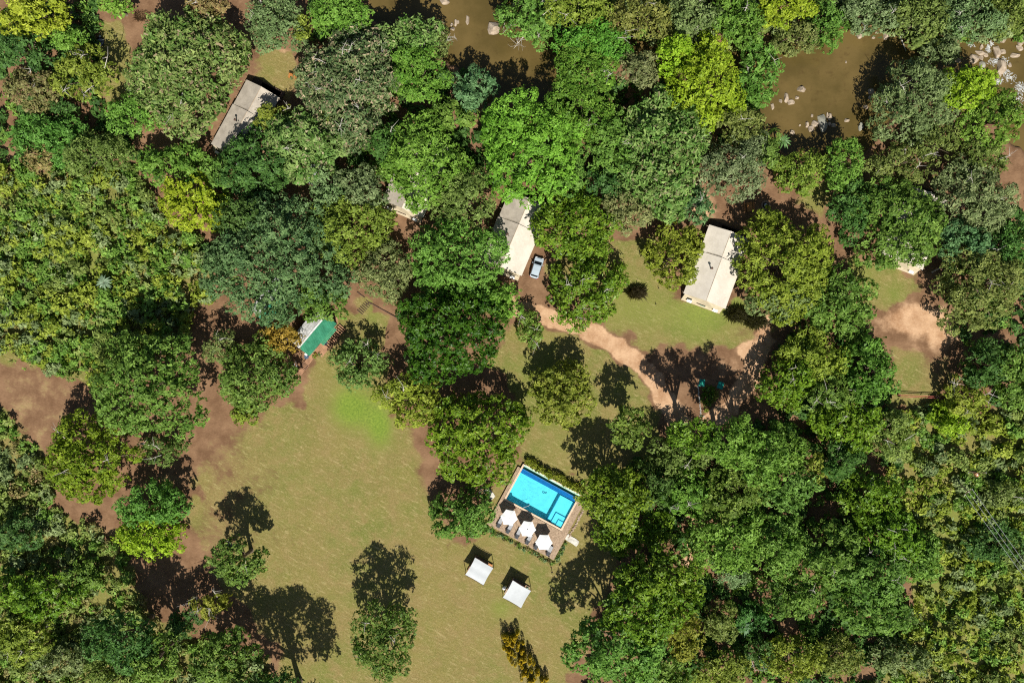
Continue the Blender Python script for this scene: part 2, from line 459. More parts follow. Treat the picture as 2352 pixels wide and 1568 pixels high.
# worn, red-brown parts of the big lawn
for x, y, rx, ry, k in [(570,1120,120,170,.2),(640,1240,90,60,.2),(760,1290,120,60,.16),(1000,1330,90,60,.2),(1040,1480,110,50,.18),(480,1010,70,70,.6),(500,1180,60,110,.35),(470,1290,60,60,.55),(960,1000,26,55,.7),(985,1090,28,45,.65),(545,975,70,22,.45),(905,850,22,60,.6),
                        (700,960,50,22,.3),(610,1090,60,70,.2),(1000,1130,22,30,.5),(2120,720,40,30,.5),(2150,850,50,80,.55),(1560,690,30,60,.3),(1700,760,50,30,.4),(1160,1300,20,20,.3),
                        (1170,1445,14,10,.6),(1630,480,40,30,.7),(640,150,16,24,.3),(255,45,22,16,.4),(1550,830,40,16,.5),(1330,700,40,26,.5)]:
    grass = np.clip(grass - k * blob(x, y, rx, ry), 0, 1)
lush = np.zeros(GX.shape)
for x, y, rx, ry, k in [(800,935,45,50,1.3),(875,985,30,50,1.1),(850,940,50,60,.6),(1150,1395,38,30,.7),(1440,700,90,75,.6),(1600,730,110,60,.55),(1620,690,70,90,.4),(1250,900,90,120,.35),(1700,700,30,40,.6),(1250,850,60,70,.35),(1300,1030,60,40,.3),
                        (860,720,30,40,.5),(760,850,40,40,.35),(1980,630,60,50,.6),(2060,680,40,30,.5),(1420,890,40,60,.35),(1870,440,40,60,.5),(100,1300,260,260,.5),(2240,1300,200,330,.8),(150,620,230,190,.8),(270,130,60,120,.3),(1350,1250,40,60,.25),(640,1130,120,90,.18),(700,1350,120,60,.15)]:
    lush += k * blob(x, y, rx, ry)
sand = np.zeros(GX.shape)
for pts, w in ROADS:
    d_ = line_d(PX, PY, pts) + wob * 0.5
    m_ = 1 - smooth(d_, w * 0.6, w * 1.2); sand = np.maximum(sand, m_); grass = grass * (1 - 1.1 * np.clip(m_, 0, .9)); 
for pts, w in PATHS:
    d_ = line_d(PX, PY, pts) + wob * 0.5
    m_ = 1 - smooth(d_, w * 0.5, w * 1.25); grass = grass * (1 - m_); sand = np.maximum(sand, 0.22 * m_)
for x, y, rx, ry, k in [(2105,735,85,42,1.1),(2160,770,50,40,.9),(2120,800,70,25,.4),(1612,475,38,38,.95),(1605,1190,30,40,1.0),(1585,1262,24,44,1.0),(1610,1270,30,30,.6),(1720,790,60,40,.55),(1660,840,120,60,.35),(640,120,26,14,.7),
                        (120,900,120,60,.10),(60,930,80,80,.12),(1560,960,40,40,.5),(2080,900,60,40,.25),(1990,770,40,40,.5),(650,160,30,30,.2),(1480,800,40,20,.3),(510,720,40,30,.35),(2120,640,40,30,.35)]:
    b_ = k * blob(x, y, rx, ry); sand = np.maximum(sand, b_)
    if k > .8: grass = np.clip(grass - b_, 0, 1)
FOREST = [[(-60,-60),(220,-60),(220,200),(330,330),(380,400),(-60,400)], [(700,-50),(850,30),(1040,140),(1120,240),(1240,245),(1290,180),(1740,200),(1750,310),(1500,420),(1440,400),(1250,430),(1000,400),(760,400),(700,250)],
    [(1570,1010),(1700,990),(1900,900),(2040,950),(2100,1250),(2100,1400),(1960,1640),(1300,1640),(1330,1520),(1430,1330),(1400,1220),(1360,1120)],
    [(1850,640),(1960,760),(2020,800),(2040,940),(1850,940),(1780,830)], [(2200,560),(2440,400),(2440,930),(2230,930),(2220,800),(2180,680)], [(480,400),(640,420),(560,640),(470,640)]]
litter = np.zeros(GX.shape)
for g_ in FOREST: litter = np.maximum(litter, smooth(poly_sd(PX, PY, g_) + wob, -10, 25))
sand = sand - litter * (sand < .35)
# the raked red field on the left
red = smooth(poly_sd(PX, PY, [(0,815),(60,825),(190,895),(210,960),(110,1000),(100,1080),(240,1215),(300,1180),(330,1060),(480,1050),(460,1180),(300,1290),(220,1240),(90,1040),(10,920)]) + wob, -15, 15)
grass = np.clip(grass, 0, 1) + 0.30 * red * (1 - np.clip(grass, 0, 1)); sand = np.maximum(sand, 0.3 * red)
# tracks left by the mower: faint pale lines
for pts in [[(660,1190),(830,1285)],[(870,1175),(940,1220)],[(965,1363),(1055,1415)],[(690,1350),(800,1410)],[(960,1485),(1100,1560)],[(600,1260),(640,1320)]]:
    sand = np.maximum(sand, 0.0); grass = grass - 0.12 * (1 - smooth(line_d(PX, PY, pts), 1, 7))
grass *= (1 - bed); sand = sand * (1 - bed) + 0.2 * bed
# hollow for the pool and its basin
POOL_C, POOL_RZ = W(1230.6, 1177), R(-28.4)


def pool_uv(X, Y):
    c, s = math.cos(POOL_RZ), math.sin(POOL_RZ); dx, dy = X - POOL_C.x, Y - POOL_C.y
    return dx * c + dy * s, -dx * s + dy * c


U_, V_ = pool_uv(GX, GY)
hole = (np.abs(U_ + 0.3) < 6.3) & (V_ > -0.6) & (V_ < 6.5)
Z[hole] = -3.2
# skirt: push the rim far out so that the ground reaches the horizon
GX2, GY2 = GX.copy(), GY.copy()
GX2[:, 0] = -2500; GX2[:, -1] = 2500; GY2[0, :] = -2500; GY2[-1, :] = 2500
Vg = np.stack([GX2, GY2, Z], -1).reshape(-1, 3)
idx = np.arange(nx * ny).reshape(ny, nx)
Fg = np.stack([idx[:-1, :-1], idx[:-1, 1:], idx[1:, 1:], idx[1:, :-1]], -1).reshape(-1, 4)
me = np_mesh('ground', Vg, Fg, smooth=True)
a_ = me.attributes.new('cover', 'FLOAT_VECTOR', 'POINT')
a_.data.foreach_set('vector', np.stack([grass, np.clip(lush, 0, 1.4), sand], -1).astype(np.float32).ravel())
ground = tag(link('ground', me, ground_material()), kind='structure')
WATER_Z = -0.75


def ground_z(x, y):
    i = int(np.clip(round((x - X0) / STEP), 1, nx - 2)); j = int(np.clip(round((y - Y0) / STEP), 1, ny - 2))
    return float(Z[j, i])


wm = MB(); wa, wb = W(560, 420), W(2700, -300)
wm.add([(wa.x, wa.y, WATER_Z), (wb.x, wa.y, WATER_Z), (wb.x, wb.y, WATER_Z), (wa.x, wb.y, WATER_Z)], [(0, 1, 2, 3)])
tag(wm.build('river_water', river_material()), kind='structure')

# ------------------------------------------------------------------ foliage
LEAVES = [0]


def leaf_quads(P, Nrm, L, Wd, rng, droop=0.0):
    """a folded blade of four points for each leaf"""
    n = len(P)
    a = rng.normal(size=(n, 3)); t = a - Nrm * np.sum(a * Nrm, 1, keepdims=True)
    t /= np.linalg.norm(t, axis=1, keepdims=True) + 1e-9
    b = np.cross(Nrm, t)
    L = L[:, None]; Wd = Wd[:, None]
    V = np.empty((n, 4, 3), np.float32)
    tip = P + t * L * 0.5 - Nrm * L * droop; root = P - t * L * 0.42; twist = Nrm * Wd * rng.normal(size=(n, 1)) * 0.22
    V[:, 0] = root - b * Wd * 0.42 + twist; V[:, 1] = root + b * Wd * 0.42
    V[:, 2] = tip + b * Wd * 0.24 + twist; V[:, 3] = tip - b * Wd * 0.24
    LEAVES[0] += n
    return V.reshape(-1, 3), np.arange(n * 4, dtype=np.int32).reshape(n, 4)


def unit(a): return a / (np.linalg.norm(a, axis=1, keepdims=True) + 1e-9)


def darts(rng, n_want, rmin, fn, tries=4000):
    """points at least rmin apart, drawn by fn"""
    cand = np.array([fn(rng) for _ in range(tries)]); pts = np.empty((n_want + 1, cand.shape[1])); n = 0
    for p in cand:
        if n == 0 or ((pts[:n, 0] - p[0]) ** 2 + (pts[:n, 1] - p[1]) ** 2).min() > rmin * rmin:
            pts[n] = p; n += 1
            if n >= n_want: break
    return pts[:n].copy()


def clump_leaves(rng, C, RB, n_leaf, sp, squash=0.85, nclump=12):
    """leaves over boughs: C (k,3) centres, RB (k,) radii; each bough carries tufts, each tuft leaves"""
    k = len(C); ls = sp['ls']
    w = RB ** 2 / np.sum(RB ** 2)
    # tufts
    nt_ = max(k * 3, int(nclump * k)); bi = rng.choice(k, nt_, p=w)
    d = rng.normal(size=(nt_, 3)); d[:, 2] = np.abs(d[:, 2]) * 1.05 - 0.30; d[:, 1] -= 0.12; d = unit(d)
    rr = RB[bi] * rng.uniform(0.82, 1.04, nt_)
    TC = C[bi] + d * rr[:, None] * np.array([1, 1, squash])
    ts = sp.get('tuft', 0.42) * 0.72 * rng.uniform(0.6, 1.35, nt_)
    bvar = rng.normal(size=k); tvar = rng.normal(size=nt_)
    # leaves
    ti = rng.integers(0, nt_, n_leaf)
    g = rng.normal(size=(n_leaf, 3)) * ts[ti][:, None]
    dn = d[ti]; g -= dn * np.sum(g * dn, 1, keepdims=True) * 0.62
    P = TC[ti] + g - dn * (np.sum(g * g, 1, keepdims=True) * 0.25)
    nr = unit(dn * 1.0 + np.array([0, 0, 0.42]) + rng.normal(size=(n_leaf, 3)) * sp.get('rough', 0.34))
    L = 1.22 * ls * rng.uniform(0.65, 1.35, n_leaf); Wd = L * sp.get('wr', 0.62) * rng.uniform(0.8, 1.2, n_leaf)
    V, F = leaf_quads(P, nr, L, Wd, rng, 0.15)
    c1, c2 = np.array(sp['c1']), np.array(sp['c2'])
    m = np.clip(0.5 + 0.22 * bvar[bi[ti]] + 0.22 * tvar[ti] + 0.25 * rng.normal(size=n_leaf), 0, 1)[:, None]
    colr = c1 * (1 - m) + c2 * m
    colr *= np.exp(rng.normal(size=(n_leaf, 1)) * 0.16)
    alt = sp.get('alt')
    if alt is not None:
        frac = sp.get('altf', 0.1)
        on = (rng.random(n_leaf) < frac * np.clip(1 + tvar[ti], 0, 3)); colr[on] = np.array(alt) * np.exp(rng.normal(size=(on.sum(), 1)) * 0.2)
    return V, F, colr


# leaf colours: c1 darker, c2 lighter leaves; rb bough radius (m); ls leaf length; dens leaves for each square metre
SP = {
 'mid':   dict(c1=(.046,.098,.014), c2=(.100,.172,.032), rb=1.7, ls=.36, dens=34),
 'bright':dict(c1=(.054,.118,.014), c2=(.112,.200,.034), rb=1.5, ls=.32, dens=36),
 'dome':  dict(c1=(.066,.145,.014), c2=(.122,.228,.028), rb=2.2, ls=.34, dens=40, tuft=.5, flat=1),
 'lime':  dict(c1=(.105,.170,.008), c2=(.175,.245,.018), rb=1.5, ls=.34, dens=36),
 'ylime': dict(c1=(.125,.160,.010), c2=(.235,.270,.026), rb=1.5, ls=.36, dens=34),
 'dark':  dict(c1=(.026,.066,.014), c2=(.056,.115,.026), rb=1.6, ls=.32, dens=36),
 'blue':  dict(c1=(.038,.088,.034), c2=(.084,.150,.064), rb=1.5, ls=.32, dens=38),
 'olive': dict(c1=(.062,.094,.020), c2=(.122,.160,.042), rb=1.4, ls=.30, dens=34),
 'grey':  dict(c1=(.066,.098,.036), c2=(.130,.168,.074), rb=1.4, ls=.30, dens=36),
 'deep':  dict(c1=(.012,.044,.003), c2=(.034,.086,.006), rb=1.2, ls=.36, dens=40, glossy=1),
 'vivid': dict(c1=(.044,.098,.006), c2=(.096,.165,.014), rb=1.4, ls=.36, dens=36, glossy=1),
 'yel':   dict(c1=(.080,.112,.012), c2=(.150,.185,.028), rb=1.5, ls=.34, dens=34),
 'gold':  dict(c1=(.130,.108,.014), c2=(.220,.170,.026), rb=1.2, ls=.32, dens=34),
 'mott':  dict(c1=(.045,.082,.028), c2=(.118,.150,.062), rb=1.3, ls=.44, dens=34, alt=(.42,.33,.20), altf=.14, wr=.5, rough=.5, tuft=.5),
 'big':   dict(c1=(.048,.110,.018), c2=(.130,.190,.055), rb=1.4, ls=.56, dens=26, alt=(.30,.27,.14), altf=.07, wr=.5, rough=.5, tuft=.55),
 'smooth':dict(c1=(.040,.110,.012), c2=(.088,.175,.026), rb=2.0, ls=.28, dens=40, tuft=.5, flat=1),
 'brown': dict(c1=(.090,.095,.030), c2=(.165,.148,.062), rb=1.3, ls=.36, dens=34, alt=(.23,.15,.075), altf=.12),
 'ygreen':dict(c1=(.066,.112,.006), c2=(.130,.182,.014), rb=1.4, ls=.34, dens=34),
 'thin':  dict(c1=(.040,.076,.012), c2=(.090,.135,.028), rb=1.0, ls=.34, dens=30),
}


def tubes(segs, n=6):
    mb = MB()
    for pts, rads in segs: mb.tube(pts, rads, n, cap=False)
    return mb


for _s in SP.values():                       # measured on lit leaves
    _s['c1'] = tuple(min(.5, v * g) for v, g in zip(_s['c1'], (1.9, 1.85, 1.75))); _s['c2'] = tuple(min(.6, v * g) for v, g in zip(_s['c2'], (1.9, 1.85, 1.75)))
TREE_SEED = [100]


def make_tree(x, y, rx, ry, h, kind, label, name='broadleaf_tree', group='trees of the wood and lawn', zc=None, gaps=0.0, bare=0, cat='tree', rot=0.0, lean=None):
    """x, y, rx, ry: the crown in plan units; h: height in metres; gaps: share of boughs left out; bare: pale leafless branches"""
    TREE_SEED[0] += 1
    rng = np.random.default_rng(TREE_SEED[0]); sp = SP[kind]
    zc = 0.66 * h if zc is None else zc
    base = W(x, y, zc); k = (CAM_H - zc) / CAM_H * D
    ax, ay = rx * k * .965, ry * k * .965
    gz = ground_z(base.x, base.y)
    root = empty(name, (base.x, base.y, gz))
    tag(root, label, cat, group)
    # outline with bays and capes
    ph = rng.uniform(0, 6.28, 5); am = np.array([.07, .08, .07, .05, .04])
    def edge(t): return 1.03 + sum(am[i] * math.sin((i + 2) * t + ph[i]) for i in range(5))
    rb = (0.42 + 0.42 * sp['rb']) * rng.uniform(0.9, 1.12)          # lumps of leaves on the boughs
    rb = min(rb, 0.4 * min(ax, ay))
    def draw(r):
        t = r.uniform(0, 6.28); q = math.sqrt(r.uniform(0, 1))
        e = edge(t)
        X_, Y_ = math.cos(t) * q * e * (ax - rb * 0.6), math.sin(t) * q * e * (ay - rb * 0.6)
        return (X_, Y_, q)
    area = math.pi * ax * ay
    pts = darts(rng, int(1.2 * area / (rb * rb)) + 4, rb * 1.0, draw, min(2600, int(9 * area / (rb * rb)) + 60))
    if gaps:                                         # whole boughs are missing
        gn = lowfreq(pts[:, 0], pts[:, 1], 4.0, TREE_SEED[0] + 700) + 0.3 * rng.normal(size=len(pts)); pts = pts[gn > np.quantile(gn, gaps)]
    q = pts[:, 2]
    ch = min(0.55 * h, 0.75 * min(ax, ay)) if not sp.get('flat') else min(0.4 * h, 0.5 * min(ax, ay))
    zt = h - gz - rb * 0.7
    und = lowfreq(pts[:, 0], pts[:, 1], 5.0, TREE_SEED[0] + 900) * (0.45 if sp.get('flat') else 0.85)
    zz = zt - ch * (q ** 2.2) * 0.85 + und + rng.normal(size=len(q)) * (0.25 if sp.get('flat') else 0.45)
    zz = np.maximum(zz, rb * 0.7 + 0.3)
    RB = rb * rng.uniform(0.75, 1.2, len(q))
    cr, sr = math.cos(rot), math.sin(rot)
    C = np.stack([pts[:, 0] * cr - pts[:, 1] * sr, pts[:, 0] * sr + pts[:, 1] * cr, zz], 1)
    n_leaf = int(sp['dens'] * area * (1 - gaps) * 1.36)
    V, F, colr = clump_leaves(rng, C, RB, n_leaf, sp, nclump=9)
    # inner and lower leaves fill the body of the crown
    nl = max(3, int(0.6 * len(C))); li = rng.choice(len(C), nl)
    C2 = C[li] * np.array([.92, .92, 1]) - np.array([0, 0, 1]) * rng.uniform(.7, 2.2, nl)[:, None]
    C2[:, 2] = np.maximum(C2[:, 2], 0.8)
    sp2 = dict(sp, ls=max(.62, sp['ls'] * 1.7), tuft=.6)
    V2, F2, c2_ = clump_leaves(rng, C2, RB[li] * 1.15, int(sp['dens'] * area * (1 - gaps) * 0.17), sp2, nclump=8)
    F = np.vstack([F, F2 + len(V)]); V = np.vstack([V, V2]); colr = np.vstack([colr, c2_])
    colr = colr * np.exp(rng.normal(size=3) * np.array([.07, .05, .07]))
    me = np_mesh('crown', V, F, colr)
    link('crown', me, MAT['leaf_glossy' if sp.get('glossy') else 'leaf'], root)
    # trunk and limbs
    r0 = 0.05 + 0.022 * h + 0.012 * min(ax, ay)
    zf = max(0.8, 0.32 * (h - gz)); lx, ly = rng.normal(size=2) * 0.25
    top = Vector((lx, ly, zf))
    mb = MB(); mb.tube([(0, 0, -0.15), (lx * .3, ly * .3, zf * .3), top, (lx * 1.3, ly * 1.3, zt * 0.8)], [r0 * 1.35, r0, r0 * .8, r0 * .25], 8)
    lim = C[rng.choice(len(C), min(len(C), 9), replace=False)]
    for c in lim:
        mid = top.lerp(Vector(c), 0.5) + Vector((0, 0, 0.4))
        mb.tube([top - Vector((0, 0, .2)), mid, Vector(c)], [r0 * .5, r0 * .3, r0 * .08], 5, cap=False)
    mb.build('trunk', MAT['bark'], root, smooth=True)
    for i in range(bare):
        c = C[rng.integers(0, len(C))]; tip = Vector(c) + Vector((rng.normal() * .8, rng.normal() * .8, rb * rng.uniform(.8, 1.2)))
        a = Vector(c) * 0.8 + Vector((0, 0, 0.25 * c[2])); bb = MB()
        bb.tube([a, a.lerp(tip, .6) + Vector((.15, .1, .2)), tip], [.09, .06, .02], 5, cap=False)
        for _ in range(4):
            f = rng.uniform(.45, .9); s = a.lerp(tip, f) + Vector((.1, .07, .13)); e = s + Vector((rng.normal() * .8, rng.normal() * .8, rng.uniform(.2, .7)))
            bb.tube([s, e], [.04, .012], 4, cap=False)
        bb.build('bare_branch', MAT['bark_pale'], root)
    return root


# columns: x, y, rx, ry (plan units), height, kind of leaf, label, then gaps, bare branches
TREES = [
 # --- top left
 (85,40,90,48,11,'ylime','yellow-lime tree filling the top left corner of the picture',0,0),
 (50,112,64,54,9,'dark','dark blue-green tree at the left edge below the yellow-lime corner tree',0,0),
 (165,92,42,26,8,'bright','small leafy green tree beside the dark round fire bowl',0,0),
 (200,172,84,68,10,'yel','open yellow-green tree with white bare branches near the round fire bowl',.30,7),
 (72,208,62,50,8,'brown','brownish olive tree at the left edge below the dark blue-green one',0,2),
 (420,150,134,146,13,'big','huge coarse-leaved mottled tree left of the topmost tent',0,3),
 (305,265,74,44,8,'bright','low spreading green tree below the huge coarse-leaved tree',0.05,0),
 (150,252,28,16,5,'dark','small dark shrub under the white-branched yellow tree',0,0),
 (110,318,100,62,8,'mid','broad mid-green tree near the left edge under the brownish olive tree',0.05,0),
 (95,362,38,30,7,'brown','small rust-tinged tree between greener ones near the left edge',0,0),
 (215,352,90,56,8,'olive','olive green tree left of the dark gap below the huge coarse tree',0.05,0),
 (395,375,86,50,8,'mid','rounded green tree below the lower end of the topmost tent',0.05,0),
 (262,10,34,26,8,'bright','green tree cut by the top edge right of the corner glade',0,0),
 (480,18,60,30,9,'brown','mottled tree cut by the top edge above the huge coarse-leaved tree',.1,2),
 (632,48,74,72,10,'grey','grey-green tree at the top edge above the small clearing with two chairs',0,2),
 (693,68,18,34,8,'yel','narrow yellow-green tree between the grey-green and bright green ones at the top',0,0),
 (780,35,82,50,10,'bright','bright green tree at the top edge left of the brown river pool',0,0),
 (800,190,124,138,13,'mott','huge tree speckled with beige seed heads and pale twigs',0,12),
 (940,88,82,46,9,'big','coarse-leaved tree on the left bank of the top river pool',.05,2),
 (1012,95,28,36,7,'olive','thin feathery tree overhanging the top river pool',.2,2),
 (960,172,74,70,11,'smooth','smooth fine-leaved green tree right of the beige-speckled giant',0,0),
 (1088,200,56,54,9,'blue','large-leaved rosette tree standing at the lower edge of the top river pool',.1,0),
 (700,330,98,80,11,'big','pale coarse-leaved tree below the beige-speckled giant',0,2),
 (625,268,42,34,8,'yel','yellow-green tree overlapping the right side of the topmost tent',.05,1),
 (585,372,96,86,10,'dark','dark green dense tree at the lower end of the topmost tent',0,0),
 (885,325,40,50,9,'dark','narrow dark tree between the pale coarse tree and the light green ones',.1,1),
 (1030,270,60,40,9,'mid','mid-green tree between the smooth tree and the bright lime dome',0,0),
 (975,368,106,112,12,'bright','light green billowing tree hiding most of a tent roof',0,0),
 (1215,345,116,142,14,'dome','bright lime-green dome-shaped tree above the middle tent',0,0),
 (770,288,40,30,8,'olive','small olive tree at the foot of the beige-speckled giant',.1,2),
 # --- left middle
 (438,462,76,70,9,'lime','bright yellow-lime rounded tree left of the big blue-green tree',0,0),
 (500,395,40,36,7,'mid','small green tree squeezed between the lime tree and the dark dense tree',0,0),
 (628,598,170,150,14,'blue','very large blue-green spreading tree over the green roofed buildings',0.03,0),
 (560,500,70,46,11,'dark','dark green crown at the upper edge of the very large blue-green tree',0,0),
 (738,690,70,50,9,'mid','olive-green leafy tree just above the green tin roof',.05,0),
 (795,522,98,92,10,'yel','yellow-green rounded tree right of the very large blue-green tree',0,0),
 (755,436,46,40,9,'grey','grey-green tree right of the half hidden white vehicle',0,0),
 (832,430,62,46,9,'grey','grey-green tree left of the hidden tent roof',0,0),
 (885,622,62,78,8,'grey','soft grey-green tree beside the brown footpath',0,0),
 (1060,452,84,72,10,'olive','dull olive-green tree left of the middle tent',0,0),
 (1052,600,124,102,12,'bright','large billowing green tree at the lower left of the middle tent',0,0),
 (1038,762,128,122,13,'deep','saturated deep green dense tree left of the dirt road',0,0),
 (1150,690,50,46,9,'bright','green bough-heavy tree between the deep green tree and the dirt road',.05,0),
 (822,838,72,62,7,'olive','loose olive tree casting a wide shadow beside the timber walkway',.12,4),
 (645,782,54,42,7,'gold','orange-yellow small tree left of the green tin roof',.06,0),
 (588,862,98,84,9,'mid','feathery mid-green tree below the orange-yellow one',0,0),
 (500,800,40,40,7,'olive','pale wispy shrub tree between two green trees left of the buildings',.15,2),
 (340,888,140,124,17,'mid','large leafy green tree at the head of the red soil strip',.05,0),
 (270,800,60,50,6,'olive','scrubby green tree above the large leafy green tree',.05,0),
 (372,1036,54,34,6,'thin','thin pale green tree below the large leafy green tree',.15,3),
 (555,955,34,26,3.5,'yel','yellowish shrub at the upper edge of the big lawn',.1,0),
 (200,1055,106,112,11,'ygreen','yellow-green tree with loose boughs on the red soil strip',.16,3),
 (348,1160,88,52,9,'mid','green tree above the lime one at the left side of the big lawn',.05,0),
 (345,1232,92,54,8,'lime','bright lime tree at the left side of the big lawn',.04,0),
 # --- lower left
 (547,1288,66,62,12,'mid','upright green tree with a long dark shadow left of the big lawn',.10,3),
 (478,1386,48,38,8,'yel','half bare yellowish tree with white twigs near the lower left shadow',.22,6),
 (87,1366,92,60,9,'vivid','broad green tree in the lower left scrub',.08,0),
 (52,1462,66,62,9,'yel','yellow-olive tree in the bottom left corner',.05,2),
 (35,1232,56,40,7,'dark','dark green tree at the left edge beside dry grass',.05,0),
 (184,1316,44,36,6,'mid','shrubby green tree inside the lower left scrub',.06,0),
 (289,1462,84,64,17,'dark','dark leafy tree in the lower left wood',.04,0),
 (150,1520,60,40,8,'grey','grey-green tree at the bottom edge near the left corner',.05,1),
 (363,1505,64,60,16,'mid','green tree at the bottom edge between two darker ones on the left',.06,0),
 (520,1505,84,66,13,'mid','tall green tree at the bottom casting the long shadow over the lawn',.04,0),
 (650,1622,130,90,18,'dark','dark tree cut by the bottom edge beside the long lawn shadow',.04,0),
 (240,1550,50,34,9,'olive','olive tree cut by the bottom edge left of centre',.05,0),
 (430,1428,44,34,8,'dark','dark small tree under the half bare yellowish one',.08,0),
 # --- big lawn and pool
 (882,1468,70,106,13,'thin','lone slender dark tree standing on the big lawn with a long shadow',.14,4),
 (945,918,80,66,9,'yel','yellow-olive tree at the upper right corner of the big lawn',.05,2),
 (1095,1005,126,106,12,'vivid','large glossy green tree above the left end of the pool',.03,0),
 (1065,1186,78,66,8,'mid','bushy green tree touching the left side of the pool deck',.05,0),
 (1292,908,72,88,9,'yel','lone rounded olive-green tree on the small lawn above the pool',.03,0),
 (1446,975,48,52,12,'mid','small rounded tree beside the dirt road fork',.02,0),
 (1220,745,30,48,4.5,'mid','small ragged tree beside the upper dirt road',.18,3),
 # --- around the middle tents
 (1320,515,104,88,10,'vivid','wide green tree right of the middle tent and above the silver car',.03,0),
 (1345,662,94,92,9,'vivid','open tree with grey dead twigs beside the silver car',.26,9),
 (1440,478,56,60,9,'grey','grey-green tree between the wide green tree and the brown path',0,0),
 (1550,582,70,76,8,'yel','rounded olive tree touching the left side of the white tent',0,0),
 (1525,345,108,150,12,'big','coarse glossy-leaved tree in the middle of the upper wood',.02,3),
 (1590,470,56,40,7,'blue','large-leaved tree above the rounded olive tree by the white tent',.06,1),
 (1618,192,98,106,13,'lime','vivid lime tree in the upper right middle of the wood',0,0),
 (1545,130,40,46,12,'lime','small vivid lime crown left of the bigger vivid lime tree',0,0),
 (1465,162,50,44,11,'grey','pale grey-green round tree left of the vivid lime trees',0,0),
 (1335,205,84,142,12,'smooth','tall patch of smooth green canopy right of the top river pool',.03,3),
 (1400,330,60,80,10,'mid','green tree between the lime dome and the coarse glossy tree',0,0),
 (1305,400,44,70,10,'mid','green tree on the right flank of the lime dome',0,0),
 (1385,420,40,50,8,'dark','dark tree above the wide green tree by the middle tent',.05,0),
 (1690,378,80,84,10,'grey','grey-green tree above the picnic table',0,2),
 (1700,290,60,50,9,'olive','olive tree between the vivid lime tree and the right river pool',.06,3),
 (1804,606,120,126,11,'yel','big yellow-green tree on the right side of the white tent',.02,0),
 (1790,690,80,46,8,'grey','grey-green lower tree under the big yellow-green tree',0,0),
 (1935,690,96,82,9,'mid','dark leafy green tree left of the bare sandy yard',.03,0),
 (2070,508,114,110,10,'mid','large round leafy tree covering the rightmost tent',0,0),
 (1965,480,60,70,8,'dark','darker tree left of the large round one over the rightmost tent',.04,0),
 (1840,390,66,56,7,'yel','yellow-green bushy tree below the right river pool',.03,0),
 (1940,378,48,58,8,'bright','bright green tree at the lower edge of the right river pool',.05,0),
 (1752,345,44,50,8,'mid','green tree at the lower left corner of the right river pool',.05,0),
 (2075,372,90,48,7,'olive','open olive tree between the right river pool and the rightmost tent',.18,4),
 # --- top edge
 (1215,42,78,60,10,'mid','green tree with dead twigs overhanging the right side of the top river pool',.06,7),
 (1330,30,86,46,11,'yel','yellowish tree at the top edge in the middle of the far bank',0,2),
 (1360,100,90,50,11,'smooth','green tree behind the yellowish one on the far bank',.03,1),
 (1470,45,80,56,11,'olive','olive mottled tree at the top edge right of the yellowish tree',.04,3),
 (1590,45,76,60,10,'grey','grey-green tree at the top edge above the vivid lime trees',.04,4),
 (1690,50,70,64,10,'mid','mid-green tree at the top edge right of the grey-green one',.04,1),
 (1800,28,70,40,10,'lime','lime green tree at the top edge left of the right river pool',.02,0),
 (1745,165,50,80,8,'mid','green tree along the left bank of the right river pool',.04,2),
 (1830,80,60,40,5,'olive','olive bush on the upper left bank of the right river pool',.05,0),
 (1905,50,50,60,6,'mid','bush hanging into the upper side of the right river pool',.04,0),
 (2000,30,76,50,6,'grey','grey-green bush on the far bank above the river boulders',.06,3),
 (2120,40,80,56,7,'olive','olive tree on the far bank right of the half sunken log',.04,2),
 (2230,40,80,54,7,'grey','grey-green tree at the top edge left of the rapids',.03,2),
 (2320,30,60,46,6,'olive','olive bush in the top right corner above the rapids',.05,0),
 (2165,112,46,38,6,'grey','grey-green bush leaning over the water left of the rapids',.05,0),
 # --- right edge
 (2112,232,104,104,10,'grey','large grey-olive tree on the right bank of the right river pool',.03,6),
 (2212,205,76,54,10,'lime','bright yellow-green tree below the rapids',0,0),
 (2285,275,76,70,10,'bright','green tree at the right edge below the rapids',.03,0),
 (2150,330,60,40,7,'olive','small olive tree under the large grey-olive one',.1,1),
 (2255,358,70,44,7,'olive','olive shrub tree above the red soil patch on the right',.14,1),
 (2245,460,108,96,10,'grey','big grey-olive tree right of the rightmost tent',.03,4),
 (2262,655,112,108,11,'olive','big dull olive tree at the right edge beside the sandy yard',.03,3),
 (2215,560,60,56,9,'blue','coarse blue-green tree just right of the rightmost tent',.06,1),
 (2330,560,50,66,9,'dark','dark tree cut by the right edge beside the big olive tree',.05,0),
 (2268,835,62,56,9,'dark','dark green tree on the right below the sandy yard',.06,0),
 (2330,870,50,76,9,'mid','green tree at the right edge beside the boom gate',.04,0),
 (2222,908,58,50,7,'yel','sparse yellowish tree with grey twigs right of the boom gate',.2,6),
 (2175,962,50,40,4,'lime','light green shrub just below the boom gate',.05,0),
 # --- wood between road and gate
 (1865,822,80,64,9,'yel','yellow-green tree below the dark leafy one left of the gate yard',.03,0),
 (2000,850,62,80,9,'mid','green tree along the left side of the gate yard',.03,0),
 (1805,882,72,58,9,'vivid','green tree right of the shaded road fork',.05,2),
 (1905,905,70,50,9,'mid','green tree with dead twigs below the yellow-green one',.06,5),
 (1948,972,88,60,9,'vivid','wide green tree below the gate yard',.03,3),
 (2030,1000,72,54,8,'olive','olive tree at the lower left of the boom gate',.04,2),
 (1790,1035,66,62,11,'bright','light green billowing tree in the lower right wood',0,0),
 (1869,1075,34,34,9,'yel','small yellow-green crown between larger green ones in the right wood',0,0),
 (1800,1118,76,60,11,'mid','mid-green tree under the light green billowing one',.02,0),
 (2000,1145,78,58,9,'vivid','green tree left of the yellowish scrub on the right',.03,1),
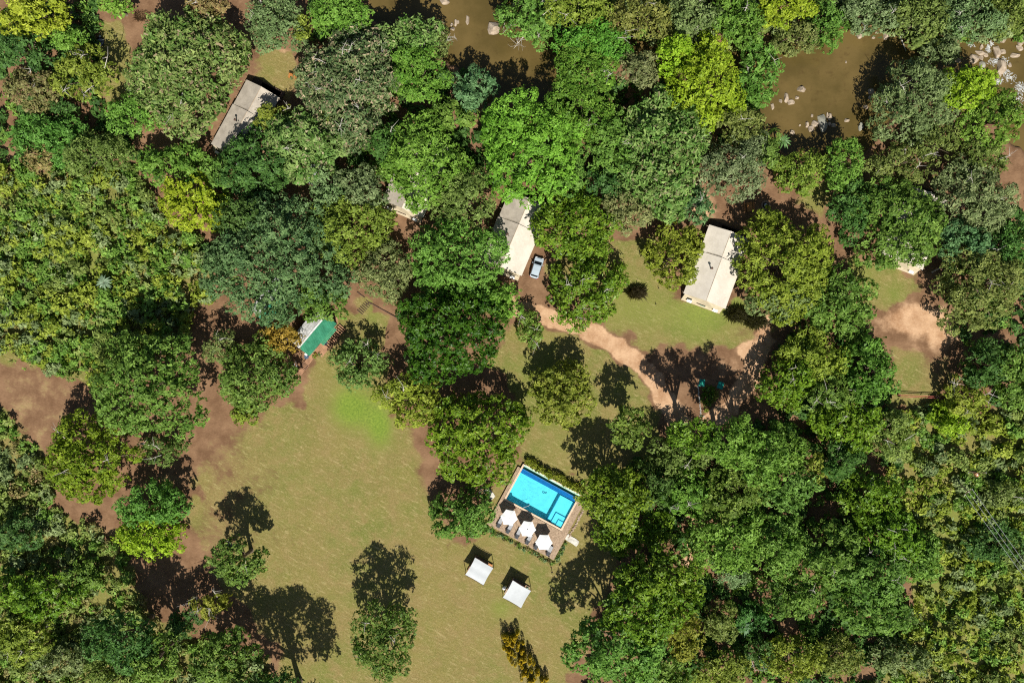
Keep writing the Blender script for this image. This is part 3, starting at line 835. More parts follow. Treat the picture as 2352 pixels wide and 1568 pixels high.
 (1920,1060,56,50,9,'dark','dark green tree in the right wood beside a deep gap',.06,0),
 (1587,996,60,46,17,'vivid','green tree just below the shaded road fork',.05,0),
 (1557,1048,78,52,9,'olive','grey-olive tree below the shaded road fork',.05,2),
 (1408,1136,88,68,13,'vivid','glossy green tree right of the pool hedge',.04,0),
 (1502,1118,76,66,9,'dark','dark glossy tree in the wood right of the pool',.05,1),
 (1680,1012,72,62,18,'bright','light green tree at the lower tip of the road fork',.18,0),
 (1740,1050,66,66,17,'bright','rounded light green tree right of the road fork tip',.02,0),
 (1684,1128,96,76,11,'mid','large green tree in the middle of the lower right wood',.02,0),
 (1580,1130,62,62,10,'mid','green tree with dead twigs right of the dark glossy ones',.05,4),
 (1455,1215,100,56,9,'vivid','spreading green tree right of the pool deck steps',.04,0),
 (1679,1235,100,86,11,'bright','broad light green tree below the small sandy patch',.02,0),
 (1517,1322,104,64,16,'vivid','glossy green tree whose shadow falls on the lawn below the pool',.05,0),
 (1482,1390,116,72,17,'vivid','large yellow-green glossy tree at the lower middle',.05,0),
 (1420,1486,112,86,16,'mid','broad mid-green tree at the bottom right of the golden bushes',.03,0),
 (1560,1450,60,60,10,'yel','yellow-green tree at the bottom right of the broad mid-green one',.05,0),
 (1657,1425,44,48,7,'olive','small pale tree beside a large-leaved agave plant',.08,0),
 (1648,1535,78,46,8,'yel','yellowish tree cut by the bottom edge in the right half',.05,0),
 (1680,1322,40,30,4,'grey','feathery pale shrub below the broad light green tree',.05,0),
 (1540,1540,60,36,9,'mid','green tree cut by the bottom edge left of the yellowish one',.04,0),
 (1790,1248,72,72,12,'bright','light green tree in the right wood right of the broad light green one',.02,0),
 (1895,1272,92,78,12,'mid','large green tree with dark creases in the lower right wood',.02,2),
 (1991,1322,102,78,12,'mid','widest green tree in the lower right wood',.0,2),
 (2009,1398,88,58,11,'mid','green tree with a smooth rounded lower edge at the lower right',.0,1),
 (1821,1366,78,48,10,'mid','green tree left of a black gap at the lower right',.03,1),
 (2044,1228,82,62,10,'vivid','green tree with dead twigs beside the yellowish scrub',.03,4),
 (2114,1280,56,60,8,'mid','shrubby green tree between the wood and the right scrub',.05,0),
 (1825,1510,68,60,9,'yel','dark yellow-olive tree near the bottom right of the wood',.08,0),
 (1925,1510,60,50,6,'olive','olive bush at the bottom right below the black gap',.06,0),
 (2070,1510,66,44,6,'grey','grey-green bush at the bottom right with feathery leaves',.06,0),
 (2290,1245,66,50,5,'dark','dark tree beside the power lines at the right edge',.08,0),
 (2310,1135,46,36,4.5,'olive','olive tree right of the power pole',.08,1),
 (1735,1420,44,40,6,'dark','dark low tree in the deep shade at the lower right',.1,0),
 (1745,1500,50,40,6,'dark','dark shaded tree at the bottom edge right of the yellowish one',.1,1),
]
for t in TREES:
    make_tree(*t[:7], gaps=t[7], bare=t[8])


# ------------------------------------------------------------------ scrub and undergrowth that nobody could count
def thicket(name, label, polys, kinds, dens, hmin, hmax, rbr, seed, cell=1.5, patch=9.0):
    rng = np.random.default_rng(seed); Vs, Fs, Cs = [], [], []; nv = 0
    for poly in polys:
        p = np.array(poly, float); lo, hi = p.min(0), p.max(0)
        n_try = int((hi - lo).prod() * D * D / (cell * cell) * 1.0)
        q = rng.uniform(lo, hi, (n_try, 2)); q = q[poly_sd(q[:, 0], q[:, 1], poly) > -6]
        if not len(q): continue
        wx, wy = (q[:, 0] - 1176) * D, (784 - q[:, 1]) * D
        hh = hmin + (hmax - hmin) * np.clip(0.45 + 0.3 * lowfreq(wx, wy, patch, seed + 1) + 0.2 * rng.normal(size=len(q)), 0.02, 1)
        sel = lowfreq(wx, wy, patch * 0.9, seed + 2) + 0.5 * rng.normal(size=len(q))
        order = np.quantile(sel, np.linspace(0, 1, len(kinds) + 1)[1:-1]) if len(kinds) > 1 else []
        ki = np.searchsorted(order, sel)
        for j, kd in enumerate(kinds):
            on = ki == j
            if not on.any(): continue
            rb = rng.uniform(*rbr, on.sum())
            zg = np.array([ground_z(a, b) for a, b in zip(wx[on], wy[on])])
            kk = (CAM_H - hh[on]) / CAM_H
            C = np.stack([wx[on] * kk, wy[on] * kk, zg + np.maximum(hh[on] - rb * .5, .1)], 1)
            n_leaf = int(dens * 1.5 * on.sum() * cell * cell)
            V, F, c = clump_leaves(rng, C, rb, n_leaf, SP[kd], nclump=8)
            Vs.append(V); Fs.append(F + nv); Cs.append(c); nv += len(V)
    me = np_mesh(name, np.vstack(Vs), np.vstack(Fs), np.vstack(Cs))
    return tag(link(name, me, MAT['leaf']), label, None, None, 'stuff')


SP['scrub_a'] = dict(SP['olive'], ls=.44, rough=.5); SP['scrub_b'] = dict(SP['mid'], ls=.44, rough=.5)
SP['scrub_c'] = dict(SP['yel'], ls=.44, rough=.5); SP['scrub_d'] = dict(SP['grey'], ls=.44, rough=.5)
SP['scrub_e'] = dict(SP['brown'], ls=.34, rough=.55)
for _k in 'abcde':
    SP['scrub_' + _k]['c1'] = tuple(v * 1.2 for v in SP['scrub_' + _k]['c1']); SP['scrub_' + _k]['c2'] = tuple(v * 1.2 for v in SP['scrub_' + _k]['c2'])
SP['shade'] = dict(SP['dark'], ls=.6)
thicket('scrub', 'dense olive and green scrub covering the left side', [
    [(-90,385),(90,400),(300,400),(380,520),(460,560),(480,680),(430,700),(420,780),(300,850),(200,880),(60,830),(-90,800)]],
    ['scrub_a','scrub_b','scrub_c','scrub_b','scrub_d','scrub_c'], 34, 1.2, 3.6, (.9, 1.6), 11, cell=1.35)
thicket('scrub', 'dry grassy scrub covering the lower left corner', [
    [(-90,940),(20,960),(90,1050),(110,1160),(230,1230),(280,1290),(330,1400),(460,1470),(600,1520),(640,1640),(-90,1640)]],
    ['scrub_d','scrub_a','scrub_e','scrub_b','scrub_a'], 32, 0.3, 2.8, (.7, 1.3), 12)
thicket('scrub', 'bright feathery scrub along the lower right side', [
    [(2060,955),(2180,940),(2260,960),(2440,930),(2440,1640),(1960,1640),(2060,1500),(2110,1400),(2090,1250),(2050,1080)]],
    ['scrub_a','scrub_c','scrub_d','scrub_b','scrub_c'], 32, 0.4, 3.2, (.7, 1.4), 13)
thicket('bank_scrub', 'grey-green scrub along the far river bank', [
    [(1740,-70),(1760,120),(1830,88),(1900,62),(2000,58),(2060,60),(2120,88),(2200,105),(2225,80),(2300,72),(2352,78),(2440,70),(2440,-70)],
    [(1120,-60),(1180,40),(1300,60),(1500,80),(1640,110),(1750,110),(1750,-70)]],
    ['scrub_d','scrub_a','scrub_b'], 28, 0.8, 3.4, (.8, 1.4), 14)
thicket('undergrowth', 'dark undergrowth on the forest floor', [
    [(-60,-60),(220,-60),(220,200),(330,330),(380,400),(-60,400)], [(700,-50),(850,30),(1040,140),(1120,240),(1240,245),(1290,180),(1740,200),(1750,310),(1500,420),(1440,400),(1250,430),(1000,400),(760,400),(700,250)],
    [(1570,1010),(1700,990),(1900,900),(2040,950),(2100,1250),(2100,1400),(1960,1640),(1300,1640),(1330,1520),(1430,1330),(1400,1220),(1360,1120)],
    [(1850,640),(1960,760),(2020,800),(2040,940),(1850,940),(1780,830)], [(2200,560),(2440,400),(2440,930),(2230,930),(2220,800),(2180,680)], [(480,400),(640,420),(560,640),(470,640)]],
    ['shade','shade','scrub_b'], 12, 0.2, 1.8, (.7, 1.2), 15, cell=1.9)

# ------------------------------------------------------------------ pool
pool_root = empty('swimming_pool', POOL_C, POOL_RZ)
tag(pool_root, 'turquoise rectangular swimming pool with corner steps and sandstone coping', 'pool')
DZ = 0.45                                    # deck height above the lawn
PU0, PU1, PV0, PV1 = -6.15, 5.5, -0.3, 6.05
TOP = DZ + 0.03
m = MB(); m.box(((PU0+PU1)/2, (PV0+PV1)/2, -1.05), (PU1-PU0+.4, PV1-PV0+.4, 0.12)); m.build('pool_floor', MAT['pool_floor'], pool_root)
m = MB()
m.box(((PU0+PU1)/2, PV0-.1, -.28), (PU1-PU0+.4, .2, 1.42)); m.box((PU0-.1, (PV0+PV1)/2, -.28), (.2, PV1-PV0-.01, 1.42)); m.box((PU1+.1, (PV0+PV1)/2, -.28), (.2, PV1-PV0-.01, 1.42))
m.build('pool_wall', MAT['pool_wall'], pool_root)
m = MB(); m.box(((PU0+PU1)/2, PV1-.38, -.36), (PU1-PU0-.01, .72, 1.26)); m.build('blue_ledge', MAT['pool_blue'], pool_root)  # deep blue band along the far edge, just under the surface
m = MB(); m.box(((PU0+PU1)/2, PV1+.06, -.3), (PU1-PU0+.4, .12, 1.36)); m.build('overflow_edge', MAT['pool_blue'], pool_root)
m = MB(); m.box(((2.45+PU1)/2, 2.5, -.55), (PU1-2.45-.004, 5.18, .88)); m.build('shallow_ledge', MAT['pool_floor'], pool_root)
m = MB(); m.box((2.47, 2.5, -.105), (.08, 5.1, .03)); m.build('ledge_trim', MAT['pool_blue'], pool_root)
m = MB(); m.box(((3.3+PU1)/2, .78, -.02), (PU1-3.3-.006, 2.14, .18)); m.build('step', MAT['pool_floor'], pool_root)
m = MB(); m.box(((4.3+PU1)/2, .31, .14), (PU1-4.3-.008, 1.2, .16)); m.build('step', MAT['pool_floor'], pool_root)
m = MB()
m.box(((3.3+PU1)/2, 1.86, .075), (PU1-3.3, .07, .03)); m.box((3.3, .78, .075), (.07, 2.1, .03)); m.box(((4.3+PU1)/2, .92, .225), (PU1-4.3, .06, .03)); m.box((4.3, .31, .225), (.06, 1.15, .03))
m.build('step_trim', MAT['pool_blue'], pool_root)
wtr = MB(); nu, nv_ = 40, 24
wtr.add([(PU0 + (PU1-PU0)*i/nu - 0.0, PV0 + (PV1-PV0)*j/nv_, DZ-.07) for j in range(nv_+1) for i in range(nu+1)],
        [(j*(nu+1)+i, j*(nu+1)+i+1, (j+1)*(nu+1)+i+1, (j+1)*(nu+1)+i) for j in range(nv_) for i in range(nu)])
wo = wtr.build('water', pool_water_material(), pool_root)
# trough beyond the overflow edge, with its pale outer wall
m = MB(); m.box(((PU0+PU1)/2, PV1+.36, -.35), (PU1-PU0+.4, .46, .3)); m.build('trough', plain('dark_green_trough', (.015,.13,.10), .5, .2), pool_root)
m = MB(); m.box(((PU0+PU1)/2, PV1+.74, -.02), (PU1-PU0+.4, .3, .8)); m.box((PU0-.1, PV1+.36, -.02), (.18, .46, .8)); m.box((PU1+.1, PV1+.36, -.02), (.18, .46, .8))
m.build('trough_wall', MAT['pool_pale'], pool_root)
# coping stones, one by one
def coping_row(a, b, w, along_u, n):
    for i in range(n):
        t0, t1 = i / n, (i + 1) / n; ca = (a[0] + (b[0]-a[0])*(t0+t1)/2, a[1] + (b[1]-a[1])*(t0+t1)/2)
        ln = math.hypot(b[0]-a[0], b[1]-a[1]) / n - .015
        s = (ln, w, .07) if along_u else (w, ln, .07)
        MB().box((ca[0], ca[1], TOP + .012), s).build('coping_stone', MAT['coping'], pool_root)
coping_row((PU0-.35, PV0-.17), (PU1+.35, PV0-.17), .34, True, 16)
coping_row((PU0-.17, PV0), (PU0-.17, PV1+.95), .34, False, 10)
coping_row((PU1+.17, PV0), (PU1+.17, PV1+.1), .34, False, 9)
coping_row((PU0, PV1+.97), (PU1+.35, PV1+.97), .14, True, 16)
# hose and small float
m = MB(); m.tube([(-2.6+.0, -.28, DZ+.0), (-2.3, .1, DZ-.03), (-1.9, .45, DZ-.06), (-1.75, .8, DZ-.06)], .025, 6); tag(m.build('pool_hose', MAT['white_paint'], None, POOL_C, (0, 0, POOL_RZ)), 'thin white hose curling over the near edge of the pool', 'hose')
m = MB()
pts = [(-.4 + .45*math.cos(t)*(1-.12*t), 3.9 + .22*math.sin(t)*(1-.1*t), -.98) for t in np.linspace(0, 6.0, 26)] + [(.1, 4.25, -.98), (.25, 4.0, -.98)]
m.tube(pts, .05, 6); tag(m.build('pool_cleaner_hose', plain('blue_rubber', (.02,.12,.2), .6), None, POOL_C, (0, 0, POOL_RZ)), 'dark looped cleaner hose lying on the pool floor', 'hose')

# deck around the pool
deck = empty('pool_deck', POOL_C, POOL_RZ); tag(deck, 'weathered brown timber deck around the swimming pool', 'deck')
HU, HV = 7.05, 6.1
bd = MB(); rr = random.Random(3)
BW = 0.145
y = -HV
while y < PV0 - .36 - BW:                       # boards in front of the pool run along it
    x = -HU
    while x < HU - .05:
        ln = min(rr.choice([2.4, 3.0, 3.6]), HU - x); bd.box((x + ln/2, y + BW/2, DZ - .02 + rr.uniform(-.004, .004)), (ln - .008, BW - .014, .035)); x += ln
    y += BW
for sx0, sx1, vv1 in ((-HU, PU0 - .36, HV), (PU1 + .36, HU, PV1 + .1)):
    yy = y
    xx = sx0
    while xx < sx1 - BW * .6:
        v = yy
        while v < vv1 - .05:
            ln = min(rr.choice([2.4, 3.0, 3.6]), vv1 - v); bd.box((xx + BW/2, v + ln/2, DZ - .02 + rr.uniform(-.004, .004)), (BW - .014, ln - .008, .035)); v += ln
        xx += BW
o = bd.build('boards', MAT['deck'], deck); o['kind'] = 'stuff'
m = MB()
for i in range(8):
    v = -HV + .2 + i * .8; m.box((0, v, DZ - .11), (2*HU - .1, .08, .14))
    if v > PV0 - .7: break
m.build('joists', MAT['timber_dark'], deck)
m = MB(); m.box((0, -HV - .02, DZ/2 - .03), (2*HU, .04, DZ + .02)); m.build('fascia', MAT['deck'], deck)
m = MB(); m.box((-HU - .02, 0, DZ/2 - .03), (.04, 2*HV, DZ + .02)); m.build('fascia', MAT['deck'], deck)
m = MB(); m.box((HU + .02, 0, DZ/2 - .03), (.04, 2*HV, DZ + .02)); m.build('fascia', MAT['deck'], deck)
for u in (-HU + .1, -3.5, 0, 3.5, HU - .1):
    MB().box((u, -HV + .1, DZ/2 - .1), (.12, .12, DZ - .02)).build('deck_post', MAT['timber_dark'], deck)
MB().box((-3.9, -.95, DZ + .03), (.3, .22, .06)).build('skimmer_lid', MAT['red_paint'], deck)


def on_deck(u, v, z=DZ):
    c, s = math.cos(POOL_RZ), math.sin(POOL_RZ); return Vector((POOL_C.x + u*c - v*s, POOL_C.y + u*s + v*c, z))


def px(cx, cy, z=0.0): return W(cx / 1.632653, cy / 1.632653, z)          # photo pixel (3840 wide) -> world


# parasols
def parasol(p, rz, label):
    r = empty('parasol', p, rz); tag(r, label, 'parasol', 'white parasols on the pool deck')
    zt, zr, rad = 2.55, 2.2, 1.62
    rim = [(rad*math.cos(math.pi*k/3), rad*math.sin(math.pi*k/3)) for k in range(6)]
    for k in range(6):                                # six sewn panels, sagging between the ribs
        a, b = rim[k], rim[(k+1) % 6]; vs, fs = [], []; n = 6
        for i in range(n+1):
            for j in range(n+1):
                t = j/n; s = i/n
                x, y_ = (a[0]*(1-t)+b[0]*t)*s, (a[1]*(1-t)+b[1]*t)*s
                sag = -.07*math.sin(math.pi*t)*s
                vs.append((x*(1-.05*math.sin(math.pi*t)*s), y_*(1-.05*math.sin(math.pi*t)*s), zt - (zt-zr)*s**1.25 + sag))
        for i in range(n):
            for j in range(n): fs.append((i*(n+1)+j, (i+1)*(n+1)+j, (i+1)*(n+1)+j+1, i*(n+1)+j+1))
        o = MB().add(vs, fs).build('canopy_panel', MAT['white_fabric'], r, smooth=True)
        MB().bar((0, 0, zt-.06), (rim[k][0]*.97, rim[k][1]*.97, zr-.03), .025, .025).build('rib', MAT['grey_metal'], r)
    MB().tube([(0, 0, .05), (0, 0, zt+.08)], .028, 8).build('pole', MAT['grey_metal'], r)
    MB().tube([(0, 0, zt+.0), (0, 0, zt+.1)], [.09, .03], 8).build('finial', MAT['black_metal'], r)
    MB().box((0, 0, .05), (.5, .5, .1)).build('base_plate', MAT['black_metal'], r)
    return r


PAR = [((1909, 1941), 'leftmost white hexagonal parasol on the pool deck'), ((1978, 1983.5), 'middle white hexagonal parasol on the pool deck'), ((2040, 2034), 'rightmost white hexagonal parasol on the pool deck')]
for i, ((a, b), lb) in enumerate(PAR):
    p = px(a, b, DZ + 2.5); parasol((p.x, p.y, DZ), POOL_RZ + R(18 + 4*i), lb)


# sun loungers
def lounger(p, rz, label):
    r = empty('sun_lounger', p, rz); tag(r, label, 'sun lounger', 'sun loungers under the parasols')
    L, Wd = 1.95, .72
    m = MB(); m.box((-Wd/2+.02, 0, .3), (.05, L, .05)); m.box((Wd/2-.02, 0, .3), (.05, L, .05)); m.box((0, L/2-.03, .3), (Wd-.1, .05, .05)); m.box((0, -L/2+.03, .3), (Wd-.1, .05, .05))
    m.build('frame', MAT['black_metal'], r)
    for sx in (-1, 1):
        for sy in (-1, 1): MB().box((sx*(Wd/2-.05), sy*(L/2-.2), .14), (.05, .05, .28)).build('leg', MAT['black_metal'], r)
    m = MB(); m.box((0, .38, .37), (Wd-.06, 1.15, .08)); m.build('mattress', MAT['cushion'], r)
    M_ = Matrix.Rotation(R(-24), 3, 'X'); m = MB(); m.box((0, -.58, .52), (Wd-.06, .78, .06), M=M_); bk = m.build('backrest', MAT['sling'], r)
    for k in range(4): MB().box((0, -.32 - .15*k, .475+.067*k), (Wd-.1, .025, .05), M=M_).build('slat', MAT['cushion'], bk)
    for sx in (-1, 1): MB().bar((sx*(Wd/2+.03), -.55, .33), (sx*(Wd/2+.03), .0, .52), .05, .04).build('armrest', MAT['black_metal'], r)
    return r


LOUNGE = [((1869.6, 1968), 'leftmost grey sun lounger on the pool deck'), ((1905.4, 1990), 'second grey sun lounger from the left on the pool deck'), ((1938.5, 2009), 'third grey sun lounger from the left, left of the middle parasol'),
          ((1978, 2030.8), 'grey sun lounger between the middle and the rightmost parasol'), ((2010, 2050), 'grey sun lounger mostly hidden under the rightmost parasol'), ((2056, 2074), 'rightmost grey sun lounger at the deck corner')]
for i, ((a, b), lb) in enumerate(LOUNGE):
    p = px(a + 5.0, b - 9.5, DZ + .35); lounger((p.x, p.y, DZ), POOL_RZ + R(random.Random(i).uniform(-3, 3)), lb)

# hedge, border shrubs, stones, slab, lamp
def shrub(p, rad, h, kind, label, name='shrub', group=None, cat='shrub', n=5, ls=None, dens=60):
    TREE_SEED[0] += 1; rng = np.random.default_rng(TREE_SEED[0]); sp = dict(SP[kind]); sp['ls'] = ls or sp['ls'] * .7; sp['tuft'] = .22
    C = np.stack([rng.normal(size=n)*rad*.4, rng.normal(size=n)*rad*.4, np.clip(h*.55+rng.normal(size=n)*h*.15, .08, h)], 1)
    V, F, c = clump_leaves(rng, C, np.full(n, rad*.6), int(dens*math.pi*rad*rad), sp, nclump=8)
    V[:, 2] = np.maximum(V[:, 2], 0.01)
    r = empty(name, p); tag(r, label, cat, group)
    link('foliage', np_mesh('foliage', V, F, c), MAT['leaf'], r)
    mb = MB()
    for k in range(3): mb.tube([(0, 0, -.05), tuple(C[k] * .9)], [.03, .012], 5, cap=False)
    mb.build('stems', MAT['bark'], r)
    return r


SP['hedge'] = dict(c1=(.12,.17,.012), c2=(.28,.31,.03), rb=.5, ls=.34, dens=60, wr=.4, rough=.7, tuft=.25)
rng = np.random.default_rng(77)
nb = 34; us = np.linspace(PU0 + .2, PU1 + .6, nb)
C = np.stack([us + rng.normal(size=nb)*.15, PV1 + 1.75 + rng.normal(size=nb)*.25, .8 + rng.normal(size=nb)*.2], 1)
hr = empty('hedge', POOL_C, POOL_RZ); tag(hr, 'yellow-green leafy hedge along the far side of the pool', 'hedge')
V, F, c = clump_leaves(rng, C, np.full(nb, .65), 2300, SP['hedge'], nclump=9); V[:, 2] = np.maximum(V[:, 2], .02)
link('foliage', np_mesh('foliage', V, F, c), MAT['leaf'], hr)
mb = MB()
for k in range(0, nb, 2): mb.tube([(C[k, 0], C[k, 1], -.05), tuple(C[k])], [.04, .02], 5, cap=False)
mb.build('stems', MAT['bark'], hr)

rng = np.random.default_rng(5)
for i in range(24):
    u = -HU + .5 + i * .6; p = on_deck(u + rng.normal()*.1, -HV - .55 - rng.uniform(0, .5), 0)
    shrub(p, rng.uniform(.32, .5), rng.uniform(.35, .6), ['grey', 'blue', 'brown', 'mid'][i % 4], ORD[i] + ' low dusty shrub from the left in the border before the pool deck', 'border_shrub', 'border shrubs in front of the pool deck', dens=70)
for i in range(10):
    p = on_deck(HU + .5 + rng.uniform(0, .3), -HV + .1 + i * .42, 0)
    shrub(p, rng.uniform(.28, .42), rng.uniform(.3, .5), ['grey', 'blue', 'mid'][i % 3], ORD[i] + ' low dusty shrub up from the lower corner, right of the pool deck', 'border_shrub', 'border shrubs beside the pool deck', dens=70)


def stone_mesh(seed, sub=2, rough=.22):
    import bmesh
    r = np.random.default_rng(seed); bm = bmesh.new(); bmesh.ops.create_icosphere(bm, subdivisions=sub, radius=1.0)
    ph = r.uniform(0, 6.28, (4, 3)); fr = r.uniform(.8, 2.6, (4, 3)); cut = [unit(r.normal(size=(1, 3)))[0] for _ in range(11)]
    for v in bm.verts:
        p = v.co; s = 1.0
        for k in range(4): s += rough*.3*math.sin(p.x*fr[k][0]+ph[k][0])*math.sin(p.y*fr[k][1]+ph[k][1])+rough*.2*math.sin(p.z*fr[k][2]+ph[k][2])
        q = p * s
        for c_ in cut:                                  # flat broken faces
            dd = q.x*c_[0]+q.y*c_[1]+q.z*c_[2]-.62
            if dd > 0: q = q - Vector(c_) * dd * .95
        v.co = q
    me = bpy.data.meshes.new('boulder'); bm.to_mesh(me); bm.free()
    for p in me.polygons: p.use_smooth = False
    return me


STONES = [stone_mesh(s, 2) for s in range(8)]; BOULDERS = [stone_mesh(40 + s, 3) for s in range(7)]
STONE_COPIES = {}


def stone(name, p, s, rz, mat, label, cat, group, seed, pool=STONES):
    key = (id(pool), seed % len(pool), mat)
    if key not in STONE_COPIES:
        m_ = pool[seed % len(pool)].copy(); m_.materials.clear(); m_.materials.append(MAT[mat]); STONE_COPIES[key] = m_
    o = bpy.data.objects.new(name, STONE_COPIES[key]); col.objects.link(o)
    o.location = p; o.scale = s; o.rotation_euler = (random.Random(seed).uniform(-.2, .2), random.Random(seed+9).uniform(-.2, .2), rz)
    return tag(o, label, cat, group)


rnd = random.Random(8)
for i in range(30):
    t = i / 29; u = HU + .38 + rnd.uniform(-.12, .2) + .25*math.sin(t*3); v = PV1 - .6 - t * 6.6
    r_ = rnd.uniform(.15, .3); stone('edging_stone', on_deck(u, v, .06), (r_*1.2, r_, r_*.7), rnd.uniform(0, 6), rnd.choice(['edging', 'edging', 'rock']), ORD[i] + ' rough edging stone from the top along the right side of the pool deck', 'stone', 'edging stones beside the pool deck', i)
sl = MB(); out = [(-1.35,-.55),(-.6,-.62),(.3,-.55),(1.25,-.6),(1.35,-.1),(1.2,.5),(.4,.6),(-.5,.52),(-1.3,.58)]
sl.prism(out, -.04, .14); p = px(2146, 2024); o = sl.build('stone_step', MAT['slab'], None, (p.x, p.y, 0), (0, 0, R(-33))); tag(o, 'pale stone step leading off the right side of the pool deck', 'step')
sl = MB(); sl.prism([(x*.8, y_*.9) for x, y_ in out], -.04, .12); p = px(1838, 1850); o = sl.build('stone_step', MAT['slab'], None, (p.x, p.y, 0), (0, 0, R(-50))); tag(o, 'pale gravelly stone step at the left side of the pool deck', 'step')
p = px(1812, 1845); rs = random.Random(4)
for i in range(14):
    q = p + Vector((rs.gauss(0, .7), rs.gauss(0, .5), 0)); s_ = rs.uniform(.1, .2)
    stone('white_pebble', (q.x, q.y, .04), (s_, s_*.8, s_*.5), rs.uniform(0, 6), 'edging_pale', 'small white stone among those scattered left of the pool deck', 'stone', 'white stones left of the pool deck', i)
# lamp post
p = px(2067, 2127); lp = empty('lamp_post', p); tag(lp, 'slim black lamp post at the lower corner of the pool deck', 'lamp post')
MB().tube([(0, 0, 0), (0, 0, 3.3)], [.06, .045], 8).build('post', MAT['black_metal'], lp); MB().tube([(0, 0, 3.25), (0, 0, 3.36), (0, 0, 3.5)], [.1, .17, .05], 10).build('lamp_head', MAT['black_metal'], lp)
MB().tube([(0, 0, -.05), (0, 0, .12)], [.14, .1], 8).build('foot', MAT['black_metal'], lp)


# ------------------------------------------------------------------ day beds with shade cloths
def daybed(cx, cy, rz, label, variant):
    z = 2.55; p = px(cx, cy, z); r = empty('day_bed', (p.x, p.y, 0), rz); tag(r, label, 'day bed', 'shaded day beds on the lawn')
    hx, hy = 1.95, 1.85
    n = 12; vs, fs = [], []
    for i in range(n+1):
        for j in range(n+1):
            x, y_ = -1+2*i/n, -1+2*j/n
            k = 1 - .05*(1-y_*y_)*abs(x)**3; k2 = 1 - .05*(1-x*x)*abs(y_)**3
            if variant == 0: zz = z - .10*(.5 + .5*math.cos(y_*math.pi*2.0)) - .05*y_
            else: zz = z - .12*(1-x*x)*(1-y_*y_) - .03*abs(math.sin(x*3.1))
            vs.append((x*hx*k, y_*hy*k2, zz))
    for i in range(n):
        for j in range(n): fs.append((i*(n+1)+j, (i+1)*(n+1)+j, (i+1)*(n+1)+j+1, i*(n+1)+j+1))
    MB().add(vs, fs).build('shade_cloth', MAT['shade_fabric'], r, smooth=True)
    for sx in (-1, 1):
        for sy in (-1, 1): MB().tube([(sx*hx, sy*hy, 0), (sx*hx, sy*hy, z+.1)], .06, 8).build('post', MAT['pole_wood'] if sy < 0 else MAT['timber_dark'], r)
    for sy in (-1, 1): MB().bar((-hx, sy*hy, z-.05), (hx, sy*hy, z-.05), .06, .08).build('beam', MAT['timber_dark'], r)
    m = MB(); m.box((0, .1, .28), (3.7, 3.4, .1)); m.build('platform', MAT['timber_dark'], r)
    for i in range(12): MB().box((-1.7+i*.31, .1, .345), (.28, 3.4, .03)).build('platform_board', MAT['timber'] if variant == 0 else MAT['deck'], r)
    MB().box((-.35, 1.25, .47), (2.5, .9, .2)).build('mattress', MAT['timber_dark'], r)
    if variant == 0: MB().box((1.35, 1.3, .40), (.75, .9, .1)).build('side_table', MAT['orange_wood'], r)
    else:
        MB().box((.75, 1.3, .40), (.35, .9, .1)).build('side_table', MAT['orange_wood'], r); MB().box((1.45, 1.3, .50), (.4, .5, .3)).build('cool_box', MAT['green_plastic'], r)
        m = MB(); m.tube([(-2.3, -.9, .05), (-2.35, -.6, .5), (-2.2, -.2, .95)], [.32, .26, .06], 8); m.build('folded_cloth', MAT['white_fabric'], r)
    for sx in (-1, 1):
        for sy in (-1, 1): MB().box((sx*1.6, sy*1.4, .12), (.12, .12, .24)).build('leg', MAT['timber_dark'], r)
    return r


daybed(1797.4, 2141.6, R(-30), 'day bed under a pale grey shade cloth, nearer the left tree', 0)
daybed(1938.5, 2226.8, R(-30), 'day bed under a pale grey shade cloth standing on a green patch of lawn', 1)


